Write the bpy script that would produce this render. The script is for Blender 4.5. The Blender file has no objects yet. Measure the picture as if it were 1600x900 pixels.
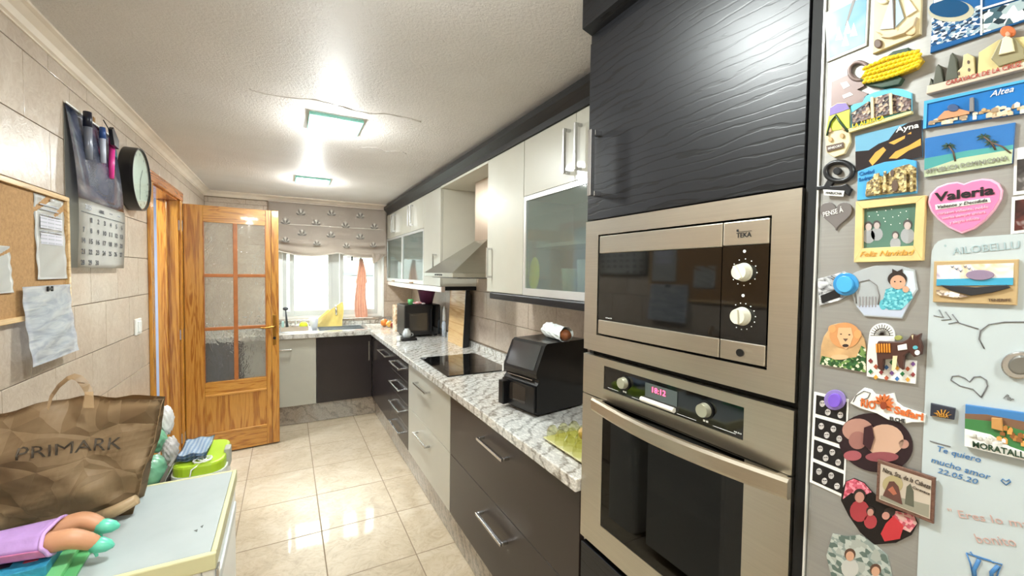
import bpy, bmesh, math, random
from mathutils import Vector, Matrix
random.seed(7)
S = bpy.context.scene
COL = S.collection
# ------------------------------------------------------------------ camera
FPX = 651.4
YAW, PITCH, ROLL = math.radians(28.36), math.radians(-2.013), math.radians(0.7385)
CAM = Vector((0, 0, 1.5))
FW = Vector((math.sin(YAW)*math.cos(PITCH), math.cos(YAW)*math.cos(PITCH), math.sin(PITCH)))
RT0 = Vector((math.cos(YAW), -math.sin(YAW), 0)); UP0 = RT0.cross(FW)
RT = math.cos(ROLL)*RT0 + math.sin(ROLL)*UP0
UP = -math.sin(ROLL)*RT0 + math.cos(ROLL)*UP0
cd = bpy.data.cameras.new('camera'); cam = bpy.data.objects.new('camera', cd); COL.objects.link(cam)
cd.sensor_width = 36; cd.lens = FPX/1600*36; cd.clip_start = 0.02
cam.matrix_world = Matrix(((RT.x, UP.x, -FW.x, CAM.x), (RT.y, UP.y, -FW.y, CAM.y), (RT.z, UP.z, -FW.z, CAM.z), (0, 0, 0, 1)))
S.camera = cam
# ------------------------------------------------------------------ world, exposure
w = bpy.data.worlds.new('world'); S.world = w; w.use_nodes = True
wb = w.node_tree.nodes['Background']; wb.inputs[0].default_value = (0.86, 0.93, 1.0, 1); wb.inputs[1].default_value = 3.2
S.view_settings.view_transform = 'Standard'; S.view_settings.look = 'None'
S.view_settings.exposure = 1.05; S.view_settings.gamma = 1; S.view_settings.use_curve_mapping = False
LAMP_W = 7.5             # ceiling lamp, light sent straight down
FILL_W = 5.2            # added point light below each lamp, lifts the ceiling
LAMP_C = (0.96, 1.0, 0.99)
WINDOW_W = 230.0
def area(name, loc, rot, sx, sy, power, color, spread=None):
    ld = bpy.data.lights.new(name, 'AREA'); ld.shape = 'RECTANGLE'; ld.size = sx; ld.size_y = sy
    ld.energy = power; ld.color = color
    if spread: ld.spread = spread
    o = bpy.data.objects.new(name, ld); COL.objects.link(o); o.location = loc; o.rotation_euler = rot
    return o
# daylight through the window (placed outside the glass) and a light added to brighten the hallway
area('window_daylight', (0.45, 6.45, 2.75), (math.radians(-48), 0, 0), 1.8, 1.2, WINDOW_W, (1.0, 0.90, 0.84))
area('hallway_fill', (-1.45, 3.7, 2.25), (0, 0, 0), 0.4, 0.4, 30, (0.86, 0.93, 1.0))

# ------------------------------------------------------------------ pixel -> plane helpers (1600x900 frame)
def ray(x, y): return FW*FPX + RT*(x-800) - UP*(y-450)
def PX(x, y, X): d = ray(x, y); return CAM + d*((X-CAM.x)/d.x)
def PY(x, y, Y): d = ray(x, y); return CAM + d*((Y-CAM.y)/d.y)
def PZ(x, y, Z): d = ray(x, y); return CAM + d*((Z-CAM.z)/d.z)

# ------------------------------------------------------------------ mesh helpers
BASE = {}
class B:
    def __init__(s): s.b = bmesh.new()
    def box(s, x0, x1, y0, y1, z0, z1, bev=0):
        vs = [s.b.verts.new(p) for p in ((x0,y0,z0),(x1,y0,z0),(x1,y1,z0),(x0,y1,z0),(x0,y0,z1),(x1,y0,z1),(x1,y1,z1),(x0,y1,z1))]
        fs = [s.b.faces.new([vs[i] for i in f]) for f in ((0,3,2,1),(4,5,6,7),(0,1,5,4),(1,2,6,5),(2,3,7,6),(3,0,4,7))]
        if bev:
            es = list({e for f in fs for e in f.edges})
            bmesh.ops.bevel(s.b, geom=es, offset=bev, segments=2, affect='EDGES', profile=0.5)
        return s
    def prism(s, pts, vec, bev=0):
        vec = Vector(vec); n = len(pts)
        a = [s.b.verts.new(Vector(p)) for p in pts]; c = [s.b.verts.new(Vector(p)+vec) for p in pts]
        fs = [s.b.faces.new(a), s.b.faces.new(c[::-1])]
        for i in range(n): fs.append(s.b.faces.new((a[i], c[i], c[(i+1) % n], a[(i+1) % n])))
        bmesh.ops.recalc_face_normals(s.b, faces=fs)
        if bev:
            es = [e for e in fs[1].edges]
            bmesh.ops.bevel(s.b, geom=es, offset=bev, segments=2, affect='EDGES', profile=0.5)
        return s
    def cyl(s, p0, p1, r0, r1=None, n=20, cap=True):
        r1 = r0 if r1 is None else r1
        return s.rings([p0, p1], [r0, r1], n, cap)
    def rings(s, pts, rad, n=12, cap=True):
        pts = [Vector(p) for p in pts]; rows = []
        t = (pts[1]-pts[0]).normalized()
        ref = Vector((0,0,1)) if abs(t.z) < 0.9 else Vector((1,0,0))
        u = t.cross(ref).normalized()
        for i, p in enumerate(pts):
            if i == 0: t = pts[1]-pts[0]
            elif i == len(pts)-1: t = pts[-1]-pts[-2]
            else: t = pts[i+1]-pts[i-1]
            if t.length < 1e-9: t = Vector((0,0,1))
            t.normalize(); u = (u - t*u.dot(t))
            if u.length < 1e-6: u = t.orthogonal()
            u.normalize(); v = t.cross(u)
            r = rad[i] if isinstance(rad, (list, tuple)) else rad
            rows.append([s.b.verts.new(p + (u*math.cos(2*math.pi*k/n) + v*math.sin(2*math.pi*k/n))*r) for k in range(n)])
        fs = []
        for a, c in zip(rows, rows[1:]):
            for k in range(n): fs.append(s.b.faces.new((a[k], a[(k+1) % n], c[(k+1) % n], c[k])))
        if cap: fs.append(s.b.faces.new(rows[0][::-1])); fs.append(s.b.faces.new(rows[-1]))
        bmesh.ops.recalc_face_normals(s.b, faces=fs)
        return s
    def lathe(s, c, prof, n=24):           # prof: (r, z) list about a vertical axis
        c = Vector(c); rows = []
        for r, z in prof: rows.append([s.b.verts.new(c + Vector((max(r, 1e-4)*math.cos(2*math.pi*k/n), max(r, 1e-4)*math.sin(2*math.pi*k/n), z))) for k in range(n)])
        fs = []
        for a, d in zip(rows, rows[1:]):
            for k in range(n): fs.append(s.b.faces.new((a[k], a[(k+1) % n], d[(k+1) % n], d[k])))
        return s
    def ball(s, c, r, seg=16, mat=None):
        r = (r, r, r) if not isinstance(r, (tuple, list)) else r
        m = Matrix.Translation(Vector(c)) @ (mat or Matrix.Identity(4)) @ Matrix.Diagonal((r[0], r[1], r[2], 1))
        bmesh.ops.create_uvsphere(s.b, u_segments=seg, v_segments=max(6, seg//2), radius=1, matrix=m)
        return s
    def grid(s, fn, nu, nv, thick=0):
        rows = [[s.b.verts.new(fn(i/nu, j/nv)) for i in range(nu+1)] for j in range(nv+1)]
        fs = []
        for j in range(nv):
            for i in range(nu): fs.append(s.b.faces.new((rows[j][i], rows[j][i+1], rows[j+1][i+1], rows[j+1][i])))
        if thick: bmesh.ops.solidify(s.b, geom=fs, thickness=thick)
        return s
def obj(name, bm, mat, parent=None, smooth=False):
    b = bm.b if isinstance(bm, B) else bm
    L = BASE.get(parent.name, Vector((0,0,0))) if parent else Vector((0,0,0))
    if not parent:
        pass
    if L.length: bmesh.ops.translate(b, verts=b.verts, vec=-L)
    me = bpy.data.meshes.new(name); b.to_mesh(me); b.free()
    if smooth:
        for p in me.polygons: p.use_smooth = True
    me.materials.append(mat)
    o = bpy.data.objects.new(name, me); COL.objects.link(o)
    if parent: o.parent = parent; BASE[o.name] = L
    return o
def smooth_angle(o, ang=40):
    me = o.data
    for p in me.polygons: p.use_smooth = True
    b = bmesh.new(); b.from_mesh(me)
    for e in b.edges:
        if len(e.link_faces) == 2 and e.calc_face_angle(0) > math.radians(ang): e.smooth = False
    b.to_mesh(me); b.free(); return o
def thing(name, label, cat, loc, group=None):
    o = bpy.data.objects.new(name, None); COL.objects.link(o); o.empty_display_size = .05
    o.location = loc; o['label'] = label; o['category'] = cat
    if group: o['group'] = group
    BASE[o.name] = Vector(loc); return o
def setting(name, loc=(0,0,0)):
    o = bpy.data.objects.new(name, None); COL.objects.link(o); o.location = loc; o['kind'] = 'structure'
    BASE[o.name] = Vector(loc); return o
def tag(o, label, cat, group=None):
    o['label'] = label; o['category'] = cat
    if group: o['group'] = group
    return o
def struct(o): o['kind'] = 'structure'; return o

# ------------------------------------------------------------------ materials
def srgb(c):
    if isinstance(c, str):
        c = tuple(int(c[i:i+2], 16)/255 for i in (0, 2, 4))
        c = tuple(v/12.92 if v <= .04045 else ((v+.055)/1.055)**2.4 for v in c)
    return (c[0], c[1], c[2], 1)
class MT:
    def __init__(s, name):
        s.m = bpy.data.materials.new(name); s.m.use_nodes = True; s.t = s.m.node_tree
        s.p = s.t.nodes['Principled BSDF']; s.out = s.t.nodes['Material Output']; s.n = s.t.nodes
    def L(s, a, b): s.t.links.new(a, b)
    def coord(s, scale=(1,1,1), rot=(0,0,0), loc=(0,0,0)):
        tc = s.n.new('ShaderNodeTexCoord'); mp = s.n.new('ShaderNodeMapping')
        mp.inputs['Scale'].default_value = scale; mp.inputs['Rotation'].default_value = rot; mp.inputs['Location'].default_value = loc
        s.L(tc.outputs['Object'], mp.inputs['Vector']); return mp.outputs[0]
    def noise(s, v, scale=5, detail=4, rough=.5, dist=0):
        x = s.n.new('ShaderNodeTexNoise'); x.inputs['Scale'].default_value = scale; x.inputs['Detail'].default_value = detail
        x.inputs['Roughness'].default_value = rough; x.inputs['Distortion'].default_value = dist
        s.L(v, x.inputs['Vector']); return x.outputs['Fac']
    def wave(s, v, scale=5, dist=2, detail=2, dscale=1, dirn='X'):
        x = s.n.new('ShaderNodeTexWave'); x.bands_direction = dirn; x.inputs['Scale'].default_value = scale
        x.inputs['Distortion'].default_value = dist; x.inputs['Detail'].default_value = detail; x.inputs['Detail Scale'].default_value = dscale
        s.L(v, x.inputs['Vector']); return x.outputs['Fac']
    def ramp(s, f, stops, const=False):
        r = s.n.new('ShaderNodeValToRGB'); e = r.color_ramp.elements
        if const: r.color_ramp.interpolation = 'CONSTANT'
        e[0].position, e[0].color = stops[0][0], srgb(stops[0][1]); e[1].position, e[1].color = stops[-1][0], srgb(stops[-1][1])
        for p, c in stops[1:-1]: q = e.new(p); q.color = srgb(c)
        s.L(f, r.inputs[0]); return r.outputs[0]
    def mix(s, f, a, b, mode='MIX'):
        x = s.n.new('ShaderNodeMix'); x.data_type = 'RGBA'; x.blend_type = mode
        for k, v in ((0, f), (6, a), (7, b)):
            if hasattr(v, 'is_linked') or hasattr(v, 'links'): s.L(v, x.inputs[k])
            else: x.inputs[k].default_value = v if k == 0 else srgb(v)
        return x.outputs[2]
    def bump(s, h, strength=.3, dist=.01):
        x = s.n.new('ShaderNodeBump'); x.inputs['Strength'].default_value = strength; x.inputs['Distance'].default_value = dist
        s.L(h, x.inputs['Height']); s.L(x.outputs[0], s.p.inputs['Normal']); return x
    def set(s, col=None, rough=.5, metal=0, coat=0, trans=0, ior=None, spec=None, sheen=0):
        if col is not None:
            if hasattr(col, 'links'): s.L(col, s.p.inputs['Base Color'])
            else: s.p.inputs['Base Color'].default_value = srgb(col)
        s.p.inputs['Roughness'].default_value = rough; s.p.inputs['Metallic'].default_value = metal
        s.p.inputs['Coat Weight'].default_value = coat; s.p.inputs['Coat Roughness'].default_value = .05
        s.p.inputs['Transmission Weight'].default_value = trans
        if ior: s.p.inputs['IOR'].default_value = ior
        if spec is not None: s.p.inputs['Specular IOR Level'].default_value = spec
        return s.m
_mc = {}
def M(name, col, rough=.5, metal=0, vary=.06, vs=8, bump=0, bs=60, coat=0):
    """plain procedural material: colour broken by soft noise, optional fine relief"""
    if name in _mc: return _mc[name]
    t = MT(name); v = t.coord(); f = t.noise(v, vs, 3)
    c = srgb(col)[:3]
    lo = tuple(max(0, x*(1-vary)) for x in c); hi = tuple(min(1, x*(1+vary)) for x in c)
    t.set(t.ramp(f, ((.3, lo), (.7, hi))), rough, metal, coat)
    if bump: t.bump(t.noise(v, bs, 3), bump, .004)
    _mc[name] = t.m; return t.m
def MC(name, palette, scale=60, rough=.45, bump=.3, stretch=(1,1,1)):
    """patchwork of colours in cells (printed or painted crowd, houses, rocks)"""
    if name in _mc: return _mc[name]
    t = MT(name); v = t.coord(stretch); x = t.n.new('ShaderNodeTexVoronoi'); x.inputs['Scale'].default_value = scale
    t.L(v, x.inputs['Vector']); sp = t.n.new('ShaderNodeSeparateColor'); t.L(x.outputs['Color'], sp.inputs[0])
    n = len(palette); c = t.ramp(sp.outputs[0], [(i/n, p) for i, p in enumerate(palette)], True)
    t.set(c, rough); 
    if bump: t.bump(x.outputs['Distance'], bump, .002)
    _mc[name] = t.m; return t.m
def MN(name, stops, scale=20, rough=.4, dist=1, stretch=(1,1,1), bump=0, detail=3):
    """noise through a colour ramp (prints, marbling)"""
    if name in _mc: return _mc[name]
    t = MT(name); f = t.noise(t.coord(stretch), scale, detail, .55, dist)
    t.set(t.ramp(f, stops), rough)
    if bump: t.bump(f, bump, .003)
    _mc[name] = t.m; return t.m

def mat_tile_wall():
    t = MT('wall_tile_glaze'); v = t.coord()
    oi = t.n.new('ShaderNodeObjectInfo')
    va = t.n.new('ShaderNodeVectorMath'); va.operation = 'ADD'
    sc = t.n.new('ShaderNodeVectorMath'); sc.operation = 'SCALE'; sc.inputs['Scale'].default_value = 1.0
    cb = t.n.new('ShaderNodeCombineXYZ'); mu = t.n.new('ShaderNodeMath'); mu.operation = 'MULTIPLY'; mu.inputs[1].default_value = 40
    t.L(oi.outputs['Random'], mu.inputs[0]); t.L(mu.outputs[0], cb.inputs[0]); t.L(v, va.inputs[0]); t.L(cb.outputs[0], va.inputs[1])
    f = t.noise(va.outputs[0], 5, 5, .6, 1.2); g = t.noise(va.outputs[0], 22, 6, .65, 2.5)
    c = t.ramp(f, ((.3, 'BAA693'), (.55, 'C7B5A2'), (.75, 'D1C1AF')))
    c2 = t.mix(.30, c, t.ramp(g, ((.38, 'A39481'), (.6, 'D0C8BC'))))
    t.bump(g, .35, .004); return t.set(c2, .28, coat=.2)
def mat_floor():
    t = MT('floor_tile_stone'); v = t.coord()
    oi = t.n.new('ShaderNodeObjectInfo'); cb = t.n.new('ShaderNodeCombineXYZ'); mu = t.n.new('ShaderNodeMath'); mu.operation = 'MULTIPLY'; mu.inputs[1].default_value = 50
    va = t.n.new('ShaderNodeVectorMath'); va.operation = 'ADD'
    t.L(oi.outputs['Random'], mu.inputs[0]); t.L(mu.outputs[0], cb.inputs[0]); t.L(v, va.inputs[0]); t.L(cb.outputs[0], va.inputs[1])
    f = t.noise(va.outputs[0], 2.6, 6, .6, 1.6); g = t.noise(va.outputs[0], 11, 7, .7, 3)
    c = t.ramp(f, ((.3, '9E8C72'), (.5, 'B4A389'), (.7, 'C3B5A0')))
    c2 = t.mix(.3, c, t.ramp(g, ((.35, '96836A'), (.5, 'C6B69C'), (.65, 'D5CAB6'))))
    t.bump(g, .14, .004); return t.set(c2, .36, coat=.12)
def mat_granite(name='granite', tint=('F0EFEA', 'B9B5AC', '6E6A64', '2E2B2B'), rot=(0,0,.9)):
    t = MT(name); v = t.coord((1,1,1), rot)
    big = t.noise(v, 2.2, 3, .5, .6)
    wv = t.wave(v, 5.5, 9, 7, 2.2, 'X'); sp = t.noise(t.coord((1, .45, 1), rot), 95, 5, .85)
    c = t.ramp(wv, ((0, tint[2]), (.12, tint[1]), (.4, tint[0]), (1, tint[0])))
    c2 = t.mix(.52, c, t.ramp(sp, ((.38, tint[3]), (.47, tint[2]), (.53, tint[1]), (.62, tint[0]))))
    c3 = t.mix(.25, c2, t.ramp(big, ((.35, 'A9957C'), (.65, 'DDE2DF'))))
    return t.set(c3, .12, coat=.3)
def mat_pine(name, grain='Z', c=('94561A', 'B27426', 'C88E3C')):
    t = MT(name)
    st = {'Z': (9, 9, .55), 'X': (.55, 9, 9), 'Y': (9, .55, 9)}[grain]
    v = t.coord(st); f = t.noise(v, 1.5, 3, .5, 1.2)
    st2 = tuple(x*4 for x in st); g = t.noise(t.coord(st2), 4, 4, .6)
    sn = t.n.new('ShaderNodeMath'); sn.operation = 'MULTIPLY'; sn.inputs[1].default_value = 34; t.L(f, sn.inputs[0])
    si = t.n.new('ShaderNodeMath'); si.operation = 'SINE'; t.L(sn.outputs[0], si.inputs[0])
    a = t.ramp(si.outputs[0], ((.0, c[2]), (.55, c[1]), (.95, c[0])))
    b = t.mix(.35, a, t.ramp(g, ((.35, c[0]), (.6, c[2]))))
    t.bump(g, .08, .002); return t.set(b, .26, coat=.4)
def mat_wenge():
    t = MT('black_grained_wood'); v = t.coord((1, .16, 1), (.08, 0, 0))
    wv = t.wave(v, 15, 8, 4, 2.2, 'Z'); g = t.noise(t.coord((30, 4, 90)), 3, 4, .6)
    ln = t.ramp(wv, ((.0, (0,0,0)), (.05, (.15,.15,.15)), (.16, (1,1,1)), (1, (1,1,1))))
    h = t.mix(.12, ln, t.ramp(g, ((.3, (0,0,0)), (.7, (1,1,1)))))
    t.bump(h, .12, .002)
    c = t.mix(ln, '060607', '131418'); return t.set(c, .36, spec=.4)
def mat_steel(name='brushed_steel', col='C6C1B6', stretch=(2, 2, 160), rough=.27, bump=.05):
    t = MT(name); f = t.noise(t.coord(stretch), 3, 3, .6)
    c = srgb(col)[:3]; t.set(t.ramp(f, ((.2, tuple(x*.93 for x in c)), (.8, tuple(min(1, x*1.05) for x in c)))), rough, 1.0)
    t.bump(f, bump, .001); return t.m
def front_only(t, f):
    g = t.n.new('ShaderNodeNewGeometry'); s1 = t.n.new('ShaderNodeMath'); s1.operation = 'SUBTRACT'; s1.inputs[0].default_value = 1
    t.L(g.outputs['Backfacing'], s1.inputs[1]); m = t.n.new('ShaderNodeMath'); m.operation = 'MULTIPLY'; t.L(s1.outputs[0], m.inputs[0]); t.L(f, m.inputs[1]); return m.outputs[0]
def mat_glass(name, tint='F4FAF8', refl=1.0, alpha=1.0):
    """clear sheet: what lies behind shows through a tint, with mirror reflections by Fresnel"""
    t = MT(name); t.n.remove(t.p)
    tr = t.n.new('ShaderNodeBsdfTransparent'); tr.inputs[0].default_value = srgb(tint)
    gl = t.n.new('ShaderNodeBsdfGlossy'); gl.inputs['Roughness'].default_value = .02
    fr = t.n.new('ShaderNodeFresnel'); fr.inputs[0].default_value = 1.5
    mx = t.n.new('ShaderNodeMixShader'); t.L(front_only(t, fr.outputs[0]), mx.inputs[0]); t.L(tr.outputs[0], mx.inputs[1]); t.L(gl.outputs[0], mx.inputs[2])
    t.L(mx.outputs[0], t.out.inputs[0]); t.v = t.noise(t.coord(), 3); return t.m
def mat_emit(name, col, strength):
    t = MT(name); t.set(col, .4); t.p.inputs['Emission Color'].default_value = srgb(col); t.p.inputs['Emission Strength'].default_value = strength
    return t.m

m_tile = mat_tile_wall(); m_floor = mat_floor(); m_gran = mat_granite()
m_gran_edge = mat_granite('granite_plinth', ('A89B8C', '857869', '5C5048', '38302B'), (0.4, .5, 1.2))
m_grout = M('grout', '8E7D69', .9); m_plaster = M('wall_plaster', 'E3D6C4', .7)
m_pine = mat_pine('pine_vertical', 'Z'); m_pineX = mat_pine('pine_horizontal', 'X'); m_pineY = mat_pine('pine_reddish_lintel', 'Y', ('8E4A1C', 'B0642E', 'C98450'))
m_wenge = mat_wenge(); m_steel = mat_steel(); m_steelf = mat_steel('appliance_steel_smooth', 'CDC7BA', (2, 2, 120), .3, .03)
m_chrome = M('satin_chrome', 'C8C8C8', .22, 1, .03); m_dark_lac = M('dark_brown_laminate', '2A211E', .34, 0, .03)
m_darkfr = M('dark_laminate_far', '262022', .25, 0, .03); m_cream = M('cream_gloss_lacquer', 'B4B2A5', .38, 0, .02, coat=.45)
m_carc = M('cabinet_carcass', 'C4C1B3', .45, 0, .02); m_black = M('black_plastic', '0B0B0D', .35, 0, .1); m_blackg = M('black_glass', '060708', .05, 0, .02, coat=.5)
m_void = M('matt_black', '050505', .7); m_white = M('white_enamel', 'ECEDE9', .3, 0, .02); m_alu = M('white_lacquered_aluminium', 'CFD3D0', .35, 0, .03)  # one matt black for cavities, strips and lettering
m_alum = M('anodised_aluminium_frame', 'D9DBD8', .28, .5, .03); m_brass = M('aged_brass', 'A57B3A', .3, 1, .1)
m_glass = mat_glass('window_glass'); m_wood_l = mat_pine('light_wood', 'Y', ('B98F58', 'D2AC74', 'DDBB88'))
# ================================================================== THE SETTING
XL, XR, YB, YF, ZC = -0.72, 1.36, 5.12, -1.5, 2.285
TP, TH = 0.316, 0.206                       # wall tile pitch
_tm = {}
def tile_mesh(w, h, axis, mat, t=.006):
    k = (round(w, 3), round(h, 3), axis)
    if k not in _tm:
        b = B(); g = .0015
        if axis == 'x+': b.box(0, t, -w/2+g, w/2-g, -h/2+g, h/2-g, .0012)
        elif axis == 'x-': b.box(-t, 0, -w/2+g, w/2-g, -h/2+g, h/2-g, .0012)
        elif axis == 'y-': b.box(-w/2+g, w/2-g, -t, 0, -h/2+g, h/2-g, .0012)
        else: b.box(-w/2+.0026, w/2-.0026, -h/2+.0026, h/2-.0026, -.002, .004, .0012)
        me = bpy.data.meshes.new('tile'); b.b.to_mesh(me); b.b.free(); me.materials.append(mat); _tm[k] = me
    return _tm[k]
def put_tile(parent, name, me, p):
    o = bpy.data.objects.new(name, me); COL.objects.link(o); o.parent = parent; o.location = Vector(p) - BASE[parent.name]
def tile_wall(parent, axis, fixed, a0, a1, z0, z1, phase, holes=(), zb=1.146):
    k = math.floor((z0-zb)/TH)
    while zb + k*TH < z1 - .01:
        r0, r1 = max(z0, zb+k*TH), min(z1, zb+(k+1)*TH)
        off = phase + (TP/2 if k % 2 else 0)
        j = math.floor((a0-off)/TP)
        while off + j*TP < a1 - .01:
            c0, c1 = max(a0, off+j*TP), min(a1, off+(j+1)*TP)
            pieces = [(c0, c1, r0, r1)]
            for (h0, h1, g0, g1) in holes:
                new = []
                for (p0, p1, q0, q1) in pieces:
                    if p1 <= h0 or p0 >= h1 or q1 <= g0 or q0 >= g1: new.append((p0, p1, q0, q1)); continue
                    if p0 < h0: new.append((p0, h0, q0, q1))
                    if p1 > h1: new.append((h1, p1, q0, q1))
                    m0, m1 = max(p0, h0), min(p1, h1)
                    if q1 > g1: new.append((m0, m1, g1, q1))
                    if q0 < g0: new.append((m0, m1, q0, g0))
                pieces = new
            for (p0, p1, q0, q1) in pieces:
                if p1-p0 < .012 or q1-q0 < .012: continue
                cc, zz = (p0+p1)/2, (q0+q1)/2
                p = (fixed, cc, zz) if axis[0] == 'x' else (cc, fixed, zz)
                put_tile(parent, 'tile', tile_mesh(p1-p0, q1-q0, axis, m_tile), p)
            j += 1
        k += 1
# floor: slab and separate tiles
floor = setting('floor')
obj('floor_slab', B().box(-.9, XR+.1, YF, YB+.1, -.1, -.001), m_grout, floor)
fx = [-1.122+.43*i for i in range(7)]; ys = [2.14-.443*9+.443*i for i in range(18)]
for i, x in enumerate(fx):
    for y in ys:
        x0, x1 = max(x, XL), min(x+.43, XR); y0, y1 = max(y, YF), min(y+.443, YB)
        if x1-x0 < .03 or y1-y0 < .03: continue
        put_tile(floor, 'floor_tile', tile_mesh(x1-x0, y1-y0, 'z', m_floor), ((x0+x1)/2, (y0+y1)/2, -.004))
# ceiling with stippled render, two rough seams
def mat_ceiling():
    t = MT('stippled_ceiling'); v = t.coord(); a = t.noise(v, 70, 6, .75); b2 = t.noise(v, 5, 3)
    t.bump(a, .8, .018); return t.set(t.ramp(b2, ((.3, 'ECE6DF'), (.7, 'F2ECE6'))), .42)
m_ceil = mat_ceiling()
ceil = setting('ceiling')
obj('ceiling_slab', B().box(-.9, XR+.1, YF, YB+.1, ZC, ZC+.1), m_ceil, ceil)
def seam(y, x0, x1, seed):
    rnd = random.Random(seed); pts = [(x0+(x1-x0)*i/26, y+rnd.uniform(-.006, .006)+.02*math.sin(i*.5), ZC+.002) for i in range(27)]
    b = B().rings(pts, [rnd.uniform(.003, .007) for _ in pts], 7); return obj('plaster_ridge', b, m_ceil, ceil, True)
seam(2.17, -.14, .62, 1); seam(2.79, .36, .70, 2)
# walls
wl = setting('wall_left')
DO0, DO1, DZ = 3.225, 3.985, 2.03        # door opening
b = B().box(-.84, XL-.006, YF, DO0, 0, ZC).box(-.84, XL-.006, DO1, YB, 0, ZC).box(-.84, XL-.006, DO0, DO1, DZ, ZC)
obj('wall_core', b, m_grout, wl)
tile_wall(wl, 'x+', XL-.006, .5, YB, 0.0, 2.262, 2.205-TP*8, holes=((3.18, 4.065, -1, 2.085),))
obj('painted_stretch', B().box(XL-.006, XL, YF, .5, 0, ZC), m_plaster, wl)
wr = setting('wall_right')
obj('wall_core', B().box(XR+.006, XR+.1, YF, YB, 0, ZC), m_grout, wr)
tile_wall(wr, 'x-', XR+.006, .99, YB, .934, ZC, 1.98-TP*4)
wk = setting('wall_back')
WX0, WX1, WZ0, WZ1 = -.09, 1.0, .965, 1.78
b = B().box(-.84, WX0, YB+.006, YB+.16, 0, ZC).box(WX1, XR+.1, YB+.006, YB+.16, 0, ZC).box(WX0, WX1, YB+.006, YB+.16, 0, WZ0).box(WX0, WX1, YB+.006, YB+.16, WZ1, ZC)
obj('wall_core', b, m_grout, wk)
tile_wall(wk, 'y-', YB+.006, XL, XR, .90, 2.225, .1, holes=((WX0, WX1, WZ0, WZ1),))
wf = setting('wall_front'); obj('wall_panel', B().box(-.9, XR+.1, YF-.1, YF, 0, ZC), m_plaster, wf)
# cove mouldings
m_cove = M('cove_plaster', 'E9DCCB', .45)
def cove(name, p0, p1, nrm):
    prof = [(0, 0), (.055, 0), (.055, -.008), (.042, -.012), (.022, -.026), (.012, -.042), (.004, -.046), (.004, -.052), (0, -.052)]
    p0, p1, nrm = Vector(p0), Vector(p1), Vector(nrm)
    pts = [p0 + nrm*a + Vector((0,0,c)) for a, c in prof]
    o = obj(name, B().prism(pts, p1-p0), m_cove); return struct(o)
cove('trim_1', (XL, YF, ZC), (XL, YB, ZC), (1,0,0)); cove('trim_2', (XL+.001, YB, ZC), (XR, YB, ZC), (0,-1,0))
# granite plinth under the cabinets
struct(obj('baseboard_right', B().box(.812, .83, .99, 4.53, 0.004, .188), m_gran_edge))
struct(obj('baseboard_back', B().box(XL, .811, 4.532, 4.55, 0.004, .188), m_gran_edge))
# hallway beyond the door
hw = setting('wall_hallway'); m_hall = M('pale_blue_paint', 'B6C0D2', .7)
b = B().box(-2.0, -1.95, 2.2, 5.2, 0, 2.4).box(-1.95, -.84, 5.15, 5.2, 0, 2.4).box(-1.95, -.84, 2.2, 2.25, 0, 2.4).box(-1.95, -.9, 2.25, 5.15, 2.35, 2.4)
obj('hall_panel', b, m_hall, hw); obj('hall_floor', B().box(-1.95, -.9, 2.25, 5.15, -.05, 0), m_floor, hw)

# ------------------------------------------------------------------ door
door = setting('door_1', (XL, 4.0, 0))
c = B().box(XL, XL+.016, 3.175, 3.247, .001, 2.02, .004).box(XL, XL+.016, 3.984, 4.062, .001, 2.02, .004)
obj('door_casing', c, m_pine, door)
obj('lintel_casing', B().box(XL, XL+.018, 3.18, 4.062, 2.0205, 2.085, .004), m_pineY, door)
obj('door_jamb', B().box(-.84, XL, 3.2255, DO0+.02, .001, DZ-.02).box(-.845, XL, DO1-.02, DO1, .001, DZ-.02), m_pine, door)
obj('jamb_head', B().box(-.845, XL, DO0, DO1, DZ-.019, DZ), m_pineY, door)
obj('door_stop', B().box(-.80, -.785, DO1-.034, DO1-.0205, .001, DZ-.02, .002), m_pine, door)
HX, HY = -.70, 4.035
ang = math.atan2(4.10-HY, .64)
LW, LT, LH = .640, .035, 1.992
def leafpt(u, v, z): return Vector((HX + u*math.cos(ang) - v*math.sin(ang), HY + u*math.sin(ang) + v*math.cos(ang), z))
def lbox(b, u0, u1, v0, v1, z0, z1, bev=0):
    s = B(); s.box(u0, u1, v0, v1, z0, z1, bev)
    for vv in s.b.verts: vv.co = leafpt(vv.co.x, vv.co.y, vv.co.z)
    me = bpy.data.meshes.new('t'); s.b.to_mesh(me); s.b.free(); b.b.from_mesh(me); bpy.data.meshes.remove(me); return b
us = [0, .122, .312, .338, .522, .562, LW]
zs = [.012, .175, .487, .595, 1.011, 1.037, 1.439, 1.465, 1.874, LH+.012]
leaf = obj('door_leaf', lbox(lbox(B(), 0, .121, 0, LT, zs[0], zs[-1], .003), .545, LW-.056, 0, LT, zs[0], zs[-1], .001), m_pine, door)
obj('lock_stile', lbox(B(), LW-.054, LW, -.001, LT+.001, zs[0], zs[-1], .003), m_pine, door)
hb = B()
for z0, z1 in ((zs[0], zs[1]), (zs[2], zs[3]), (zs[8], zs[9])): lbox(hb, .1215, .5445, .001, LT-.001, z0, z1, .001)
obj('rail', hb, m_pineX, door)
pn = B(); lbox(pn, .1215, .5445, .010, LT-.010, zs[1], zs[2]); obj('lower_panel', pn, m_pine, door)
mo = B(); lbox(mo, .1215, .5445, -.004, .009, zs[1]-.008, zs[1]+.010, .003); lbox(mo, .1215, .5445, -.004, .009, zs[2]-.010, zs[2]+.008, .003)
obj('panel_moulding', mo, m_pineX, door)
gb = B()
lbox(gb, .316, .346, -.003, LT+.003, zs[3], zs[8], .004)
for z in (1.024, 1.452): lbox(gb, .1215, .3155, -.003, LT+.003, z-.013, z+.013, .004); lbox(gb, .3465, .5445, -.003, LT+.003, z-.013, z+.013, .004)
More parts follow.
